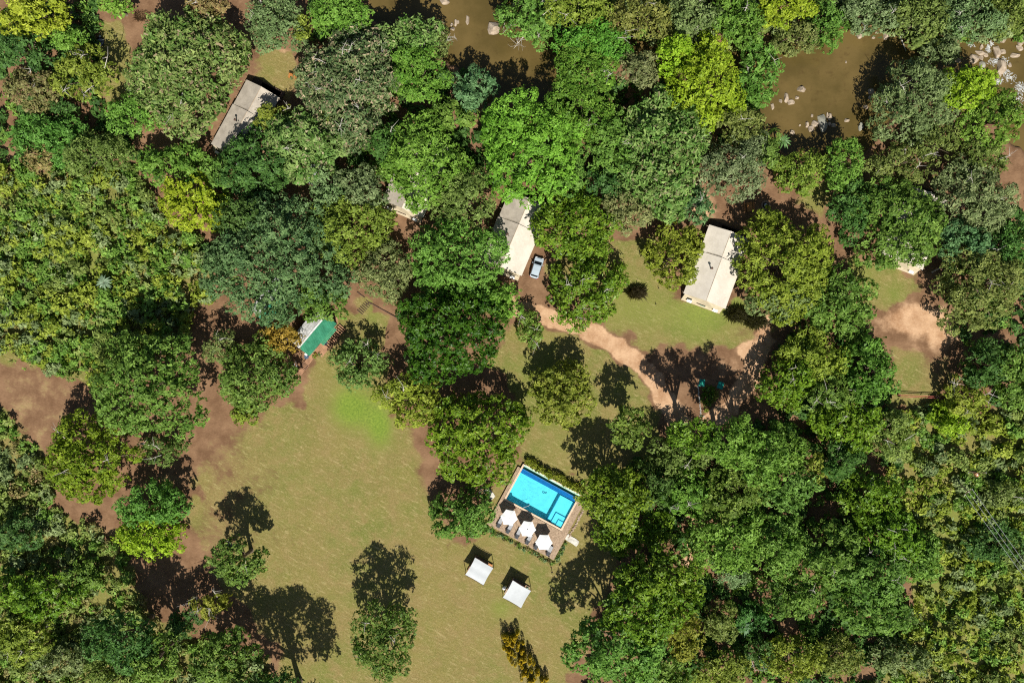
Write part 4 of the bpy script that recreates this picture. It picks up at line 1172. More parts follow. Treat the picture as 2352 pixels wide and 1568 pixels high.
# ------------------------------------------------------------------ safari tents
def tent(cx, cy, rz, label, L=13.6, Wd=8.3, canvas='canvas', right='canvas', front=None, box=True):
    ze, zr = 2.25, 3.75
    p = W(cx, cy, 2.8); r = empty('safari_tent', (p.x, p.y, 0), rz); tag(r, label, 'tent', 'safari tents in the wood')
    hl, hw = L/2, Wd/2; split = .24*hl*1.0           # the front (north) part is a lower fly
    def slope(name, sx, y0, y1, zr_, ze_, mat, w=hw):
        n, k = 10, 5; vs, fs = [], []
        for i in range(n+1):
            for j in range(k+1):
                t = j/k; y_ = y0 + (y1-y0)*i/n
                dip = -.05*math.sin(math.pi*i/n) - .06*math.sin(math.pi*t) + .012*math.sin(i*2.6+j)
                vs.append((sx*w*t, y_, zr_ + (ze_-zr_)*t + dip))
        for i in range(n):
            for j in range(k):
                f = (i*(k+1)+j, (i+1)*(k+1)+j, (i+1)*(k+1)+j+1, i*(k+1)+j+1); fs.append(f if sx < 0 else f[::-1])
        return MB().add(vs, fs).build(name, MAT[mat], r, smooth=True)
    slope('roof_slope', -1, -hl, split, zr, ze, canvas); slope('roof_slope', 1, -hl, split, zr, ze, right)
    slope('veranda_slope', -1, split + .03, hl, zr - .25, ze - .05, canvas, hw*.97); slope('veranda_slope', 1, split + .03, hl, zr - .25, ze - .05, right, hw*.97)
    MB().box((-hw*.48, split+.02, (zr+ze)/2-.18), (hw*.95, .42, .03), M=Matrix.Rotation(math.atan2(zr-ze, hw)*-1, 3, 'Y')).build('roof_seam', MAT['stain'], r)
    m = MB(); m.tube([(0, -hl-.05, zr-.04), (0, split, zr-.04)], .05, 6); m.build('ridge_pole', MAT['pole_wood'], r)
    m = MB(); m.tube([(0, split, zr-.3), (0, hl+.05, zr-.3)], .05, 6); m.build('ridge_pole', MAT['pole_wood'], r)
    for i in range(5):
        y_ = -hl + .3 + (L-.6)*i/4
        for sx in (-1, 1):
            MB().tube([(sx*(hw-.06), y_, 0), (sx*(hw-.06), y_, ze-.08)], .055, 6).build('post', MAT['pole_wood'], r)
            MB().bar((sx*(hw+.32), y_, ze-.16), (sx*(hw-.5), y_, ze+.02), .05, .05).build('outrigger', MAT['pole_wood'], r)
    iw, y0, y1 = hw*.74, -hl + .1, split + .6
    m = MB(); m.box((-iw, (y0+y1)/2, 1.2), (.06, y1-y0, 2.4)); m.box((iw, (y0+y1)/2, 1.2), (.06, y1-y0, 2.4)); m.box((0, y1, 1.2), (2*iw-.07, .06, 2.4)); m.build('inner_wall', MAT['canvas_wall'], r)
    # back wall leans out below the gable
    m = MB(); m.add([(-hw*.92, -hl-1.0, 0.0), (hw*.92, -hl-1.0, 0), (hw*.92, -hl+.1, 2.2), (0, -hl+.1, zr-.2), (-hw*.92, -hl+.1, 2.2)], [(0, 1, 2, 3, 4)]); m.build('back_wall', MAT['canvas_wall'], r)
    m = MB(); m.box((0, -hl-.55, .05), (hw*1.86, .9, .12)); m.build('back_step', MAT['pole_wood'], r)
    for sx in (-.62, .62):
        w_ = MB(); w_.box((sx*hw, -hl-.52, 1.12), (.95, .05, .75), M=Matrix.Rotation(R(-26), 3, 'X')); wi = w_.build('window', MAT['glass'], r)
        w_ = MB(); w_.box((sx*hw+.1, -hl-.85, 1.3), (.9, .5, .04), M=Matrix.Rotation(R(18), 3, 'X')); w_.build('awning', MAT['porcelain'], wi)
    MB().box((-.1, -hl-.66, .9), (1.7, .12, .16)).build('door_lintel', MAT['timber_dark'], r)
    MB().box((0, split+3.0, .2), (Wd*.9, (hl-split)*2*.82 - 1.2, .16)).build('veranda_floor', MAT['timber_dark'], r)
    # stove pipe
    m = MB(); m.tube([(-hw*.28, -.9, ze+.6), (-hw*.28, -.9, zr+.55)], .11, 10); sp_ = m.build('stove_pipe', MAT['black_metal'], r)
    m = MB(); m.tube([(-hw*.28, -.9, zr+.55), (-hw*.28, -.9, zr+.65), (-hw*.28, -.9, zr+.82)], [.16, .24, .03], 10); m.build('cowl', MAT['rust'], sp_)
    # grey front awning mat on the ground in the shade
    MB().box((.6, hl+.55, .22), (4.0, 1.3, .12)).build('front_step', plain('grey_canvas_mat', (.10,.12,.11), .9, .2), r)
    return r


tent(1648.6, 611.7, R(-20.2), 'cream safari tent in full view beside the open lawn')
tent(1183.5, 535, R(-23), 'cream safari tent behind the silver car, below the lime dome tree', canvas='canvas_dark', right='canvas')  # left roof slope has a darker tone than the right
tent(562, 276, R(-28.5), 'weathered beige safari tent near the top left clearing', canvas='canvas_dark', right='canvas_dark', Wd=7.2)
tent(2104.5, 522, R(-21), 'safari tent almost hidden under the large round tree on the right', canvas='canvas', right='canvas')
tent(957, 401, R(-23), 'safari tent hidden under the light green billowing tree', canvas='canvas_dark', right='canvas')  # darker tone on the left slope, paler on the right


def cabinet(p, rz, label):
    r = empty('storage_box', p, rz); tag(r, label, 'box')
    MB().box((0, 0, .4), (.95, .75, .78)).build('body', MAT['green_plastic'], r); MB().box((0, 0, .82), (1.02, .82, .07)).build('lid', MAT['green_plastic'], r)
    for sx in (-1, 1): MB().box((sx*.4, 0, .02), (.1, .7, .05)).build('foot', MAT['black_metal'], r)
p = px(2500+478/3.484, 730+1430/3.484, .8); cabinet((p.x, p.y, 0), R(-20), 'pale green storage box at the back wall of the cream tent on the lawn')


# wash stand behind the hidden tent
p = px(1490, 780, .8); r = empty('wash_stand', (p.x, p.y, 0), R(-30)); tag(r, 'white pipes and basin standing behind the hidden tent', 'wash stand')
MB().tube([(0, 0, .82), (0, 0, .9)], [.26, .36], 12).build('basin', MAT['porcelain'], r)
m = MB(); m.tube([(-.9, .2, .7), (-.2, .15, .8), (.9, -.35, .7)], .05, 6); m.tube([(-.8, -.1, .7), (.1, .3, .8)], .05, 6); m.build('pipe', MAT['porcelain'], r)
for a_, b_ in ((-.3, 0), (.3, 0), (0, .3)): MB().tube([(a_, b_, 0), (a_*.6, b_*.6, .84)], .04, 6).build('leg', MAT['pole_wood'], r)


# ------------------------------------------------------------------ cars
def car(p, rz, paint, label):
    r = empty('car', p, rz); tag(r, label, 'car')
    L, Wd = 4.0, 1.74
    # body: side profile swept across, narrowing towards roof and ends
    prof = [(-2.0,.32),(-1.98,.75),(-1.86,.98),(-1.72,1.02),(-1.42,1.44),(-.6,1.5),(.25,1.47),(.55,1.4),(1.15,1.0),(1.75,.9),(1.97,.72),(2.0,.34)]
    m = MB(); n = len(prof); rows = []
    for s in (-1, -.86, -.4, 0, .4, .86, 1):
        row = []
        for y_, z_ in prof:
            hwid = Wd/2 * (1 - .16*max(0, (z_-.95)/.55)) * (1 - .10*max(0, abs(y_)-1.5)/.5)
            zz = z_ - (.10 if abs(s) == 1 and z_ > .9 else .0) + (0.03*(1-s*s) if z_ > 1.3 else 0)
            row.append((s*hwid, y_, zz))
        rows.append(row)
    vs = [q for row in rows for q in row]; fs = []
    for a in range(6):
        for b in range(n-1): fs.append((a*n+b, a*n+b+1, (a+1)*n+b+1, (a+1)*n+b))
    fs += [tuple(range(n))[::-1], tuple(6*n+i for i in range(n))]; fs.append(tuple(a*n for a in range(7)) + tuple(a*n+n-1 for a in range(6, -1, -1)))
    m.add(vs, fs); m.build('body', MAT[paint], r, smooth=False)
    MB().box((0, .86, 1.215), (1.30, .70, .02), M=Matrix.Rotation(R(-33.5), 3, 'X')).build('windscreen', MAT['glass'], r)
    MB().box((0, -1.585, 1.25), (1.28, .44, .02), M=Matrix.Rotation(R(54), 3, 'X')).build('rear_window', MAT['glass'], r)
    for s in (-1, 1):
        for y0, y1 in ((-1.35, -.42), (-.34, .55)):
            MB().box((s*.835, (y0+y1)/2, 1.17), (.03, y1-y0, .36), M=Matrix.Rotation(s*R(-13), 3, 'Y')).build('side_window', MAT['glass'], r)
        MB().box((s*.98, .72, .98), (.2, .12, .13)).build('wing_mirror', MAT[paint], r)
        MB().box((s*.62, 1.90, .74), (.36, .14, .14)).build('headlight', MAT['lamp_clear'], r)
        MB().box((s*.70, -1.93, .82), (.22, .12, .26)).build('tail_light', MAT['lamp_red'], r)
        for y_ in (-1.25, 1.25):
            w = MB(); w.tube([(s*.70, y_, .31), (s*.89, y_, .31)], .31, 16); w = w.build('wheel', MAT['rubber'], r)
            q = MB(); q.tube([(s*.885, y_, .31), (s*.9, y_, .31)], .18, 12); q.build('rim', MAT['grey_metal'], w)
    MB().box((0, -1.99, .5), (1.5, .08, .22)).build('rear_bumper', MAT['black_metal'], r); MB().box((0, 1.99, .46), (1.5, .08, .22)).build('front_bumper', MAT['black_metal'], r)
    return r


p = px(2013, 1003, 1.3); car((p.x, p.y, 0), R(-17), 'carpaint', 'silver hatchback parked beside the middle tent')
p = px(1172, 650, 1.3); car((p.x, p.y, 0), R(-20), 'carpaint_white', 'white vehicle half hidden between the tree crowns on the left')


# ------------------------------------------------------------------ green roofed buildings
def corrugated(name, x0, x1, y0, y1, z0, z1, mat, parent, pitch=.18, amp=.03):
    """a sheet that falls from x0 (height z0) to x1 (height z1); ribs run down the slope"""
    n = max(8, int(abs(y1-y0)/pitch*2)); vs, fs = [], []
    for j in range(n+1):
        y_ = y0 + (y1-y0)*j/n; dz = amp if j % 2 else -amp
        vs += [(x0, y_, z0+dz), (x1, y_, z1+dz)]
    for j in range(n): fs.append((2*j, 2*j+1, 2*j+3, 2*j+2))
    return MB().add(vs, fs).build(name, MAT[mat], parent)


def lodge(cx, cy, rz, label, L=7.8, hw=2.1):
    p = W(cx, cy, 3.3); r = empty('lodge_building', (p.x, p.y, 0), rz); tag(r, label, 'building', 'green roofed lodge buildings')
    ze, zr = 2.7, 3.6
    n = 4
    for k in range(n):
        corrugated('roof_sheet', 0.03, hw + .25, -L/2 + L*k/n, -L/2 + L*(k+1)/n - .02, zr + (.004 if k % 2 else 0), ze, 'green_tin', r)
        corrugated('roof_sheet', -0.03, -hw - .25, -L/2 + L*k/n, -L/2 + L*(k+1)/n - .02, zr + (.004 if k % 2 else 0), ze, 'white_tin', r)
    MB().bar((0, -L/2, zr + .03), (0, L/2, zr + .03), .3, .05).build('ridge_cap', MAT['white_tin'], r)
    m = MB(); y0 = L/2 - .4
    m.box((hw-.1, 0, 1.3), (.15, 2*y0, 2.6)); m.box((-hw+.1, 0, 1.3), (.15, 2*y0, 2.6)); m.build('wall', MAT['wall_render'], r)
    for s in (-1, 1):
        m = MB(); m.add([(-hw+.2, s*y0, 0), (hw-.2, s*y0, 0), (hw-.2, s*y0, 2.65), (0, s*y0, 3.5), (-hw+.2, s*y0, 2.65), (-hw+.2, s*(y0-.15), 0), (hw-.2, s*(y0-.15), 0), (hw-.2, s*(y0-.15), 2.65), (0, s*(y0-.15), 3.5), (-hw+.2, s*(y0-.15), 2.65)],
                            [(0,1,2,3,4), (9,8,7,6,5), (0,5,6,1), (1,6,7,2), (2,7,8,3), (3,8,9,4), (4,9,5,0)]); m.build('gable_wall', MAT['wall_render'], r)
    for y_ in (-1.8, 1.4): MB().box((hw, y_, 1.5), (.1, 1.1, 1.0)).build('window', MAT['glass'], r)
    return r


lodge(718, 761.5, R(-40), 'lodge building with a green and peeling white tin roof beside the timber walkway')
lodge(625, 690, R(-40), 'second green roofed lodge building mostly hidden under the very large blue-green tree')
AX = Vector((math.sin(R(40)), math.cos(R(40)), 0)); AC = Vector((math.cos(R(40)), -math.sin(R(40)), 0))


def c5(x, y, z=0.0): return px(900 + x / 3.92, 1080 + y / 3.92, z)


# lean-to with faded sheets
p = c5(1275, 690, 2.3); r = empty('lean_to', (p.x, p.y, 0), R(-40)); tag(r, 'low lean-to of faded green sheets along the front of the green roofed lodge', 'lean-to')
corrugated('roof_sheet', -.75, .75, -1.9, 1.9, 2.5, 2.05, 'green_pale', r, .24, .035)
for a_ in (-1.8, 0, 1.8): MB().tube([(.65, a_, 0), (.65, a_, 2.0)], .05, 6).build('post', MAT['timber_dark'], r)
# porch
p = c5(1200, 900, .3); r = empty('timber_porch', (p.x, p.y, 0), R(-40)); tag(r, 'small timber porch platform in front of the green roofed lodge', 'porch')
for i in range(9): MB().box((-.0, -.95 + i*.24, .3), (2.0, .22, .05)).build('plank', MAT['timber'], r)
for sx in (-.9, .9):
    for sy in (-.8, .8): MB().box((sx, sy, .12), (.12, .12, .3)).build('leg', MAT['timber_dark'], r)
MB().box((-.2, 1.35, .36), (.7, .75, .05)).build('grille', MAT['sling'], r)
# slatted pergola walk
p = c5(1395, 700, .4); r = empty('slatted_walk', (p.x, p.y, 0), R(-40)); tag(r, 'slatted timber walk with open gaps beside the lean-to', 'walkway')
for i in range(11): MB().box((0, -2.1 + i*.42, .34), (1.5, .2, .06)).build('slat', MAT['timber'], r)
for sx in (-.65, .65): MB().box((sx, 0, .27), (.1, 4.6, .08)).build('bearer', MAT['timber_dark'], r)
for sx in (-.6, .6):
    for sy in (-2, 0, 2): MB().box((sx, sy, .12), (.1, .1, .26)).build('leg', MAT['timber_dark'], r)
# plank walkway running down to the lawn
a_, b_ = c5(1085, 960, .4), c5(830, 1310, .4); d_ = b_ - a_; rz = math.atan2(-d_.x, d_.y)
r = empty('timber_walkway', (a_.x, a_.y, 0), rz); tag(r, 'narrow raised plank walkway below the green roofed lodge', 'walkway')
Lw = d_.length; i = 0; y_ = 0.0
while y_ < Lw:
    step_gap = 2.1 < y_ < 3.3
    MB().box((0, y_ + .15, .42 - (.1 if step_gap else 0)), (1.05 + (.25 if step_gap else 0), .26 if not step_gap else .16, .05)).build('plank', MAT['timber'], r); y_ += .29
for sx in (-.45, .45): MB().box((sx, Lw/2, .32), (.1, Lw, .12)).build('bearer', MAT['timber_dark'], r)
for k in range(5):
    for sx in (-.45, .45): MB().box((sx, .2 + (Lw-.4)*k/4, .13), (.11, .11, .28)).build('leg', MAT['timber_dark'], r)
# folding white stand by the walkway, white cloth, steps, log edging
p = c5(815, 1130, .6); r = empty('drying_rack', (p.x, p.y, 0), R(10)); tag(r, 'thin white metal drying rack in the shade below the lodge', 'rack')
for q in (((-.55, -.3, 0), (.25, .7, .9)), ((.25, .7, .9), (.1, -.9, 0))): MB().tube(q, .04, 6).build('rail', MAT['white_paint'], r)
p = c5(975, 1010, .8); r = empty('laundry_tub', (p.x, p.y, 0), R(-40)); tag(r, 'dark blue tub with a white lid beside the plank walkway', 'tub')
MB().tube([(0, 0, 0), (0, 0, .75)], [.38, .42], 12).build('tub', plain('blue_grey_plastic', (.06,.10,.16), .5), r); MB().box((-.35, .35, .78), (.55, .5, .04)).build('lid', MAT['white_paint'], r)
p = c5(1418, 475, .4); r = empty('timber_post', (p.x, p.y, 0), R(-5)); tag(r, 'short stack of timber boards at the corner of the green roofed lodge', 'timber')
for k in range(3): MB().box((-.14 + .15*k, 0, .16 + .05*k), (.13, 1.4, .1)).build('board', MAT['timber'], r)
for sy in (-.5, .5): MB().box((0, sy, .06), (.5, .1, .12)).build('bearer', MAT['timber_dark'], r)
LOGS = [((1905,210),(2330,450)), ((1720,55),(1835,140)), ((1480,580),(1560,660)), ((1850,250),(1905,215))]
for i, (a_, b_) in enumerate(LOGS):
    a_, b_ = c5(*a_), c5(*b_); n = max(1, int((b_-a_).length/1.1))
    for k in range(n):
        m = MB(); u0, u1 = a_.lerp(b_, k/n), a_.lerp(b_, (k+1)/n); m.tube([u0.lerp(u1, .02) + Vector((0, 0, .07)), u0.lerp(u1, .98) + Vector((0, 0, .08))], .1, 7)
        tag(m.build('edging_log', MAT['timber_dark']), ORD[k] + ' dark log from the left in the ' + ['long row along the lodge lawn', 'short row above the footpath', 'row beside the slatted walk', 'corner piece by the footpath'][i], 'log', 'logs edging the footpath')
for k in range(7):
    p = c5(1740 + k*22, 370 - k*24); m = MB(); m.box((0, 0, .06), (1.3, .16, .12)); o = m.build('path_sleeper', MAT['timber_dark'], None, (p.x + .3, p.y + .2, 0), (0, 0, R(-40)))
    tag(o, ORD[k] + ' dark timber sleeper from the bottom across the shaded footpath by the lodge', 'sleeper', 'sleeper steps on the footpath')
shrub(c5(1105, 1005), .5, .5, 'vivid', 'small clipped green plant beside the plank walkway', 'garden_plant', cat='plant')
shrub(c5(1110, 968), .4, .5, 'gold', 'small orange flowering plant beside the timber porch', 'garden_plant', cat='plant')
shrub(c5(1180, 960), .4, .6, 'dark', 'dark potted plant at the corner of the timber porch', 'garden_plant', cat='plant')


# ------------------------------------------------------------------ road fork, kiosks, planted triangle
def c6(x, y, z=0.0): return px(2450 + x / 4.48, 1250 + y / 4.48, z)


def kiosk(p, rz, label):
    r = empty('canopy_shelter', p, rz); tag(r, label, 'shelter', 'teal canopies at the road fork')
    vs, fs = [], []
    for i in range(5):
        for j in range(5):
            x, y_ = -1+i/2, -1+j/2; vs.append((x*.55, y_*.66, 2.1 - .12*(abs(y_)) + .05*(1-x*x)))
    for i in range(4):
        for j in range(4): fs.append((i*5+j, (i+1)*5+j, (i+1)*5+j+1, i*5+j+1))
    MB().add(vs, fs).build('canopy', MAT['teal_canvas'], r, smooth=True)
    for sx in (-1, 1):
        for sy in (-1, 1): MB().tube([(sx*.48, sy*.6, 0), (sx*.48, sy*.6, 2.0)], .03, 6).build('post', MAT['black_metal'], r)
    MB().box((0, 0, 1.3), (.9, .05, .7)).build('notice_board', MAT['timber_dark'], r)


p = c6(815, 830, 2.0); kiosk((p.x, p.y, 0), R(-6), 'left teal canopy on posts in the shade of the road fork')
p = c6(1130, 870, 2.0); kiosk((p.x, p.y, 0), R(-18), 'right teal canopy on posts in the shade of the road fork')
rs = random.Random(6)
for i in range(26):
    t = i/25; p = c6(745 + 55*t + rs.uniform(-8, 8), 860 + 480*t); s_ = rs.uniform(.12, .22)
    stone('border_stone', (p.x, p.y, .05), (s_, s_*.9, s_*.7), rs.uniform(0, 6), 'edging_pale', ORD[i] + ' pale stone from the top edging the planted triangle at the road fork', 'stone', 'stones edging the planted triangle', i)
for i, (a_, b_, s_) in enumerate(sorted([(880,930,.8),(980,920,.75),(1040,980,.7),(850,1040,.7),(940,1060,.8),(870,1150,.7),(930,1180,.6),(860,1260,.55),(1010,1080,.7)], key=lambda q: q[1])):
    shrub(c6(a_, b_), s_, .9, ['vivid', 'mid', 'yel'][i % 3], ORD[i] + ' low leafy shrub from the top in the planted triangle at the road fork', 'bed_shrub', 'shrubs in the planted triangle', dens=55)
p = c6(815, 1385); m = MB(); m.box((0, 0, .12), (.95, .14, .2)); tag(m.build('marker_board', MAT['white_paint'], None, (p.x, p.y, 0), (0, 0, R(-12))), 'short pale board at the tip of the planted triangle', 'board')

# boom gate
def c9(x, y, z=0.0): return px(3280 + x / 4.48, 1400 + y / 4.48, z)
a_, b_ = c9(395, 357, .95), c9(1060, 388, .95); d_ = b_ - a_
r = empty('boom_gate', (a_.x, a_.y, 0), math.atan2(d_.y, d_.x)); tag(r, 'faded red boom gate across the sandy track on the right', 'gate')
Lb = d_.length
for yy in (0, -.28): MB().tube([(0 if yy == 0 else .3, yy, .95), (Lb + (.0 if yy else -.5), yy, .95)], [.055, .07], 8).build('bar', MAT['red_paint'], r)
for xx in (.4, Lb - .3): MB().box((xx, -.14, .5), (.16, .5, 1.0)).build('post', MAT['timber_dark'], r)
MB().box((Lb + .1, -.14, .95), (.5, .5, .3)).build('counterweight', MAT['rust'], r)

# picnic table, fire pits, chairs, benches
p = px(2500 + 1085/3.484, 730 + 160/3.484, .75); r = empty('picnic_table', (p.x, p.y, 0), R(8)); tag(r, 'timber picnic table with a bench on each side in the shade', 'table')
for k in range(6): MB().box((-.42 + .168*k, 0, .76), (.155, 1.75, .045)).build('table_board', MAT['orange_wood'], r)
for sx in (-1, 1):
    for k in range(2): MB().box((sx*.85 + .13*(k-.5), 0, .45), (.12, 1.75, .045)).build('bench_board', MAT['orange_wood'], r)
for sy in (-.6, .6):
    MB().box((0, sy, .4), (1.8, .08, .09)).build('cross_beam', MAT['timber_dark'], r); MB().box((0, sy*1.02, .71), (.98, .08, .08)).build('top_beam', MAT['timber_dark'], r)
    for sx in (-1, 1): MB().bar((sx*.75, sy*1.1, 0), (sx*.3, sy*1.1, .74), .08, .08).build('leg', MAT['timber_dark'], r)


def fire_ring(p, rad, label, lattice=False):
    r = empty('fire_pit', p); tag(r, label, 'fire pit')
    n = 14; rs = random.Random(int(rad*100))
    if not lattice:
        for k in range(n):
            t = 2*math.pi*k/n; m = MB(); m.prism([(math.cos(t+q)*rad*w, math.sin(t+q)*rad*w) for q, w in ((-.2, .72), (.2, .74), (.21, 1.05), (-.19, 1.0))], 0, rs.uniform(.2, .34)); m.build('ring_stone', MAT['edging'], r)
        MB().tube([(0, 0, .02), (0, 0, .07)], [rad*.7, rad*.6], 14).build('ash_bed', plain('ash', (.05,.05,.05), .95), r)
        MB().tube([(0, 0, .07), (0, 0, .3), (0, 0, .34)], [.1, .3, .32], 12).build('pot', MAT['grey_metal'], r)
    else:
        MB().tube([(0, 0, .0), (0, 0, .35), (0, 0, .42)], [rad*.55, rad*.95, rad], 20, cap=False).build('bowl', MAT['black_metal'], r)
        MB().tube([(0, 0, .12), (0, 0, .18)], [rad*.7, rad*.75], 18).build('ash_bed', plain('pale_ash', (.22,.23,.25), .95, .5, 2.0), r)
        for k in range(5): MB().bar((-rad*.9 + .02, -.6+.3*k, .44), (rad*.9, -.6+.3*k + .05, .44), .05, .03).build('grill_bar', MAT['grey_metal'] if k % 2 else MAT['black_metal'], r)
        MB().box((.1, rad + .12, .4), (.35, .3, .1)).build('handle', MAT['grey_metal'], r)


p = px(2500 + 1290/3.484, 730 + 140/3.484); fire_ring((p.x, p.y, 0), .85, 'stone ringed fire pit beside the picnic table')
p = px(377, 160); fire_ring((p.x, p.y, 0), .9, 'dark round fire bowl with a grill in the top left glade', True)
for i, (a_, b_, lb) in enumerate([(277, 56, 'left of the two grey stone benches in the top left corner shade'), (299, 66, 'right of the two grey stone benches in the top left corner shade')]):
    p = px(a_, b_); r = empty('stone_bench', (p.x, p.y, 0), R(-20)); tag(r, lb, 'bench')
    MB().box((0, 0, .42), (1.05, .75, .1)).build('seat', plain('grey_concrete', (.25,.22,.20), .9, .2), r)
    for sx in (-.35, .35): MB().box((sx, 0, .18), (.16, .6, .38)).build('support', MAT['edging'], r)
p = px(408, 40); m = MB(); m.tube([(0, -.5, .12), (0, .5, .14)], [.14, .12], 8); tag(m.build('cut_log', MAT['pole_wood'], None, (p.x, p.y, 0), (0, 0, R(-30))), 'short pale cut log at the top edge of the left glade', 'log')


def wood_chair(p, rz, label):
    r = empty('wooden_chair', p, rz); tag(r, label, 'chair', 'orange wooden chairs in the clearing')
    for k in range(5): MB().box((-.28 + .14*k, 0, .42), (.12, .6, .03)).build('seat_slat', MAT['orange_wood'], r)
    for k in range(5): MB().box((-.28 + .14*k, .36, .75), (.12, .04, .62), M=Matrix.Rotation(R(-16), 3, 'X')).build('back_slat', MAT['orange_wood'], r)
    for sx in (-1, 1):
        MB().box((sx*.38, 0, .6), (.1, .7, .04)).build('armrest', MAT['orange_wood'], r)
        for sy in (-.28, .28): MB().box((sx*.34, sy, .29), (.06, .06, .58)).build('leg', MAT['orange_wood'], r)
p = px(1090, 287, .5); wood_chair((p.x, p.y, 0), R(-12), 'left orange wooden chair in the clearing by the topmost tent')
p = px(1113, 289, .5); wood_chair((p.x, p.y, 0), R(14), 'right orange wooden chair in the clearing by the topmost tent')
for i, (a_, b_) in enumerate([((2469),(1081)), ((2458),(1140))]):
    p = px(a_, b_); m = MB(); m.tube([(0, 0, 0), (0, 0, .5)], [.07, .06], 7); m.tube([(0, 0, .5), (0, 0, .58)], [.1, .04], 7)
    tag(m.build('path_light', MAT['black_metal'], None, (p.x, p.y, 0)), ['upper', 'lower'][i] + ' small black path light on the lawn left of the cream tent', 'lamp')

# ------------------------------------------------------------------ power poles and wires
def c3(x, y, z): return px(3480 + x / 2.24, 1700 + y / 2.24, z)
HP = 7.0
b_, t_ = c3(236, 222, .0), c3(342, 322, HP)
r = empty('power_pole', (b_.x, b_.y, 0)); tag(r, 'grey power pole carrying three wires down to the right', 'power pole')
tt = Vector((t_.x - b_.x, t_.y - b_.y, HP)); MB().tube([(0, 0, -.2), tt], [.16, .11], 10).build('pole', MAT['pole_wood'], r)
wd = (c3(770, 830, HP) - c3(372, 280, HP)); wd.z = 0; wd.normalize(); side = Vector((-wd.y, wd.x, 0))
MB().bar(tt - side*.95 - Vector((0, 0, .25)), tt + side*.95 - Vector((0, 0, .25)), .12, .12).build('crossarm', MAT['timber_dark'], r)
for k, s in enumerate((-.8, 0, .8)):
    q = tt + side*s - Vector((0, 0, .1)); MB().tube([q - Vector((0, 0, .12)), q, q + Vector((0, 0, .16))], [.05, .09, .04], 8).build('insulator', MAT['porcelain'], r)
    pts = [q + wd * (34.0*f) + Vector((0, 0, .1 - 1.2*f*(1-f))) for f in np.linspace(0, 1, 14)]; MB().tube(pts, .028, 5).build('wire', MAT['grey_metal'], r)
p = c3(302, 128, 0); r = empty('transformer_pole', (p.x, p.y, 0)); tag(r, 'short dark pole with a brown transformer box in the right scrub', 'power pole')
MB().tube([(0, 0, -.2), (0, 0, 5.0)], [.15, .1], 8).build('pole', MAT['timber_dark'], r)
MB().bar((-1.7, .05, 4.6), (1.7, -.05, 4.6), .12, .12).build('crossarm', MAT['timber_dark'], r)
MB().box((-.05, -.4, 4.4), (.5, .7, .8), R(25)).build('transformer', MAT['brown_box'], r); MB().box((-.05, -.4, 4.83), (.2, .25, .06), R(25)).build('lid', MAT['porcelain'], [c for c in bpy.data.objects if c.parent == r and c.name.startswith('transformer')][0])
for s in (-1.6, 1.6): MB().tube([(s, 0, 4.65), (s, 0, 4.85)], [.08, .05], 8).build('insulator', MAT['porcelain'], r)

# ------------------------------------------------------------------ boulders, foam, driftwood
B = [(1787,147,3.5,8,0),(1972,80,8,9,0),(2035,84,7,9,0),(2024,70,4,6,0),(2006,87,5,4,0),(2014,76,4,3,0),(1836,97,9,6,0),(1943,143,2.5,4,0),(1841,205,10,9,0),(1806,226,7,10,0),(1816,236,7,6,0),(1793,232,4,6,0),(1830,225,4.5,5,0),
     (1774,244,4,7,0),(1820,304,7,6,0),(1888,280,11,21,1),(1872,285,8,9,0),(1906,269,6,7,0),(1900,264,3,7,0),(1944,277,6,5,0),(1863,297,7,7,0),(1854,288,5,6,0),(1914,289,5,5,0),(1905,285,4,5,0),(1865,266,3.5,4.5,0),(2001,212,8,7,0),(2018,235,8,7,0),
     (1998,225,4,4,0),(1988,246,6,6,0),(2236,137,10,13,0),(2256,152,9,8,1),(2300,157,14,15,0),(2289,117,9,14,0),(2302,120,7,6,0),(2251,121,12,6,0),(2264,127,7,6,0),(2254,133,5,8,0),(2264,73,13,11,0),(2299,90,13,11,0),(2344,92,9,14,0),(2341,110,9,7,0),
     (2200,140,8,7,0),(2199,117,4,6,0),(2330,128,11,7,0),(2295,172,5,8,0),(2319,150,5,6,0),(2254,108,5,6,0),(1020,2,12,9,0),(1074,47,5,13,0),(1132,67,15,18,0),(1047,54,4,7,0),(1038,57,4,4,0),(1040,67,5,5,0),(1052,52,3,4,0),(1837,288,3,2.5,0),(1977,290,7,10,1),(2280,185,8,6,0),(2030,212,9,6,0)]
def where(x, y):
    if x < 1200: return 'in the top river pool'
    if x < 1960 and y < 180: return 'high in the right river pool'
    if x < 1860 and y < 260: return 'at the left side of the right river pool'
    if x < 1960: return 'at the lower edge of the right river pool'
    if x < 2060 and y < 120: return 'along the far bank of the right river pool'
    if x < 2060: return 'in the tree shadow on the right river pool'
    return 'in the rapids at the top right'
SPECIAL = {(1888,280): 'largest grey-green boulder at the lower edge of the right river pool', (1132,67): 'largest pale boulder standing in the top river pool', (1074,47): 'long narrow boulder left of the largest one in the top river pool',
           (1020,2): 'pale boulder cut by the top edge in the river', (2300,157): 'big round brown boulder in the middle of the rapids', (1841,205): 'pale angular boulder standing alone on the left of the right river pool', (1787,147): 'thin upright boulder at the left bank of the right river pool',
           (1836,97): 'boulder half under the bushes on the upper left bank of the right river pool', (2236,137): 'big angular boulder at the left end of the rapids', (2264,73): 'brown boulder at the head of the rapids under the bushes'}
from collections import Counter
NB = Counter()
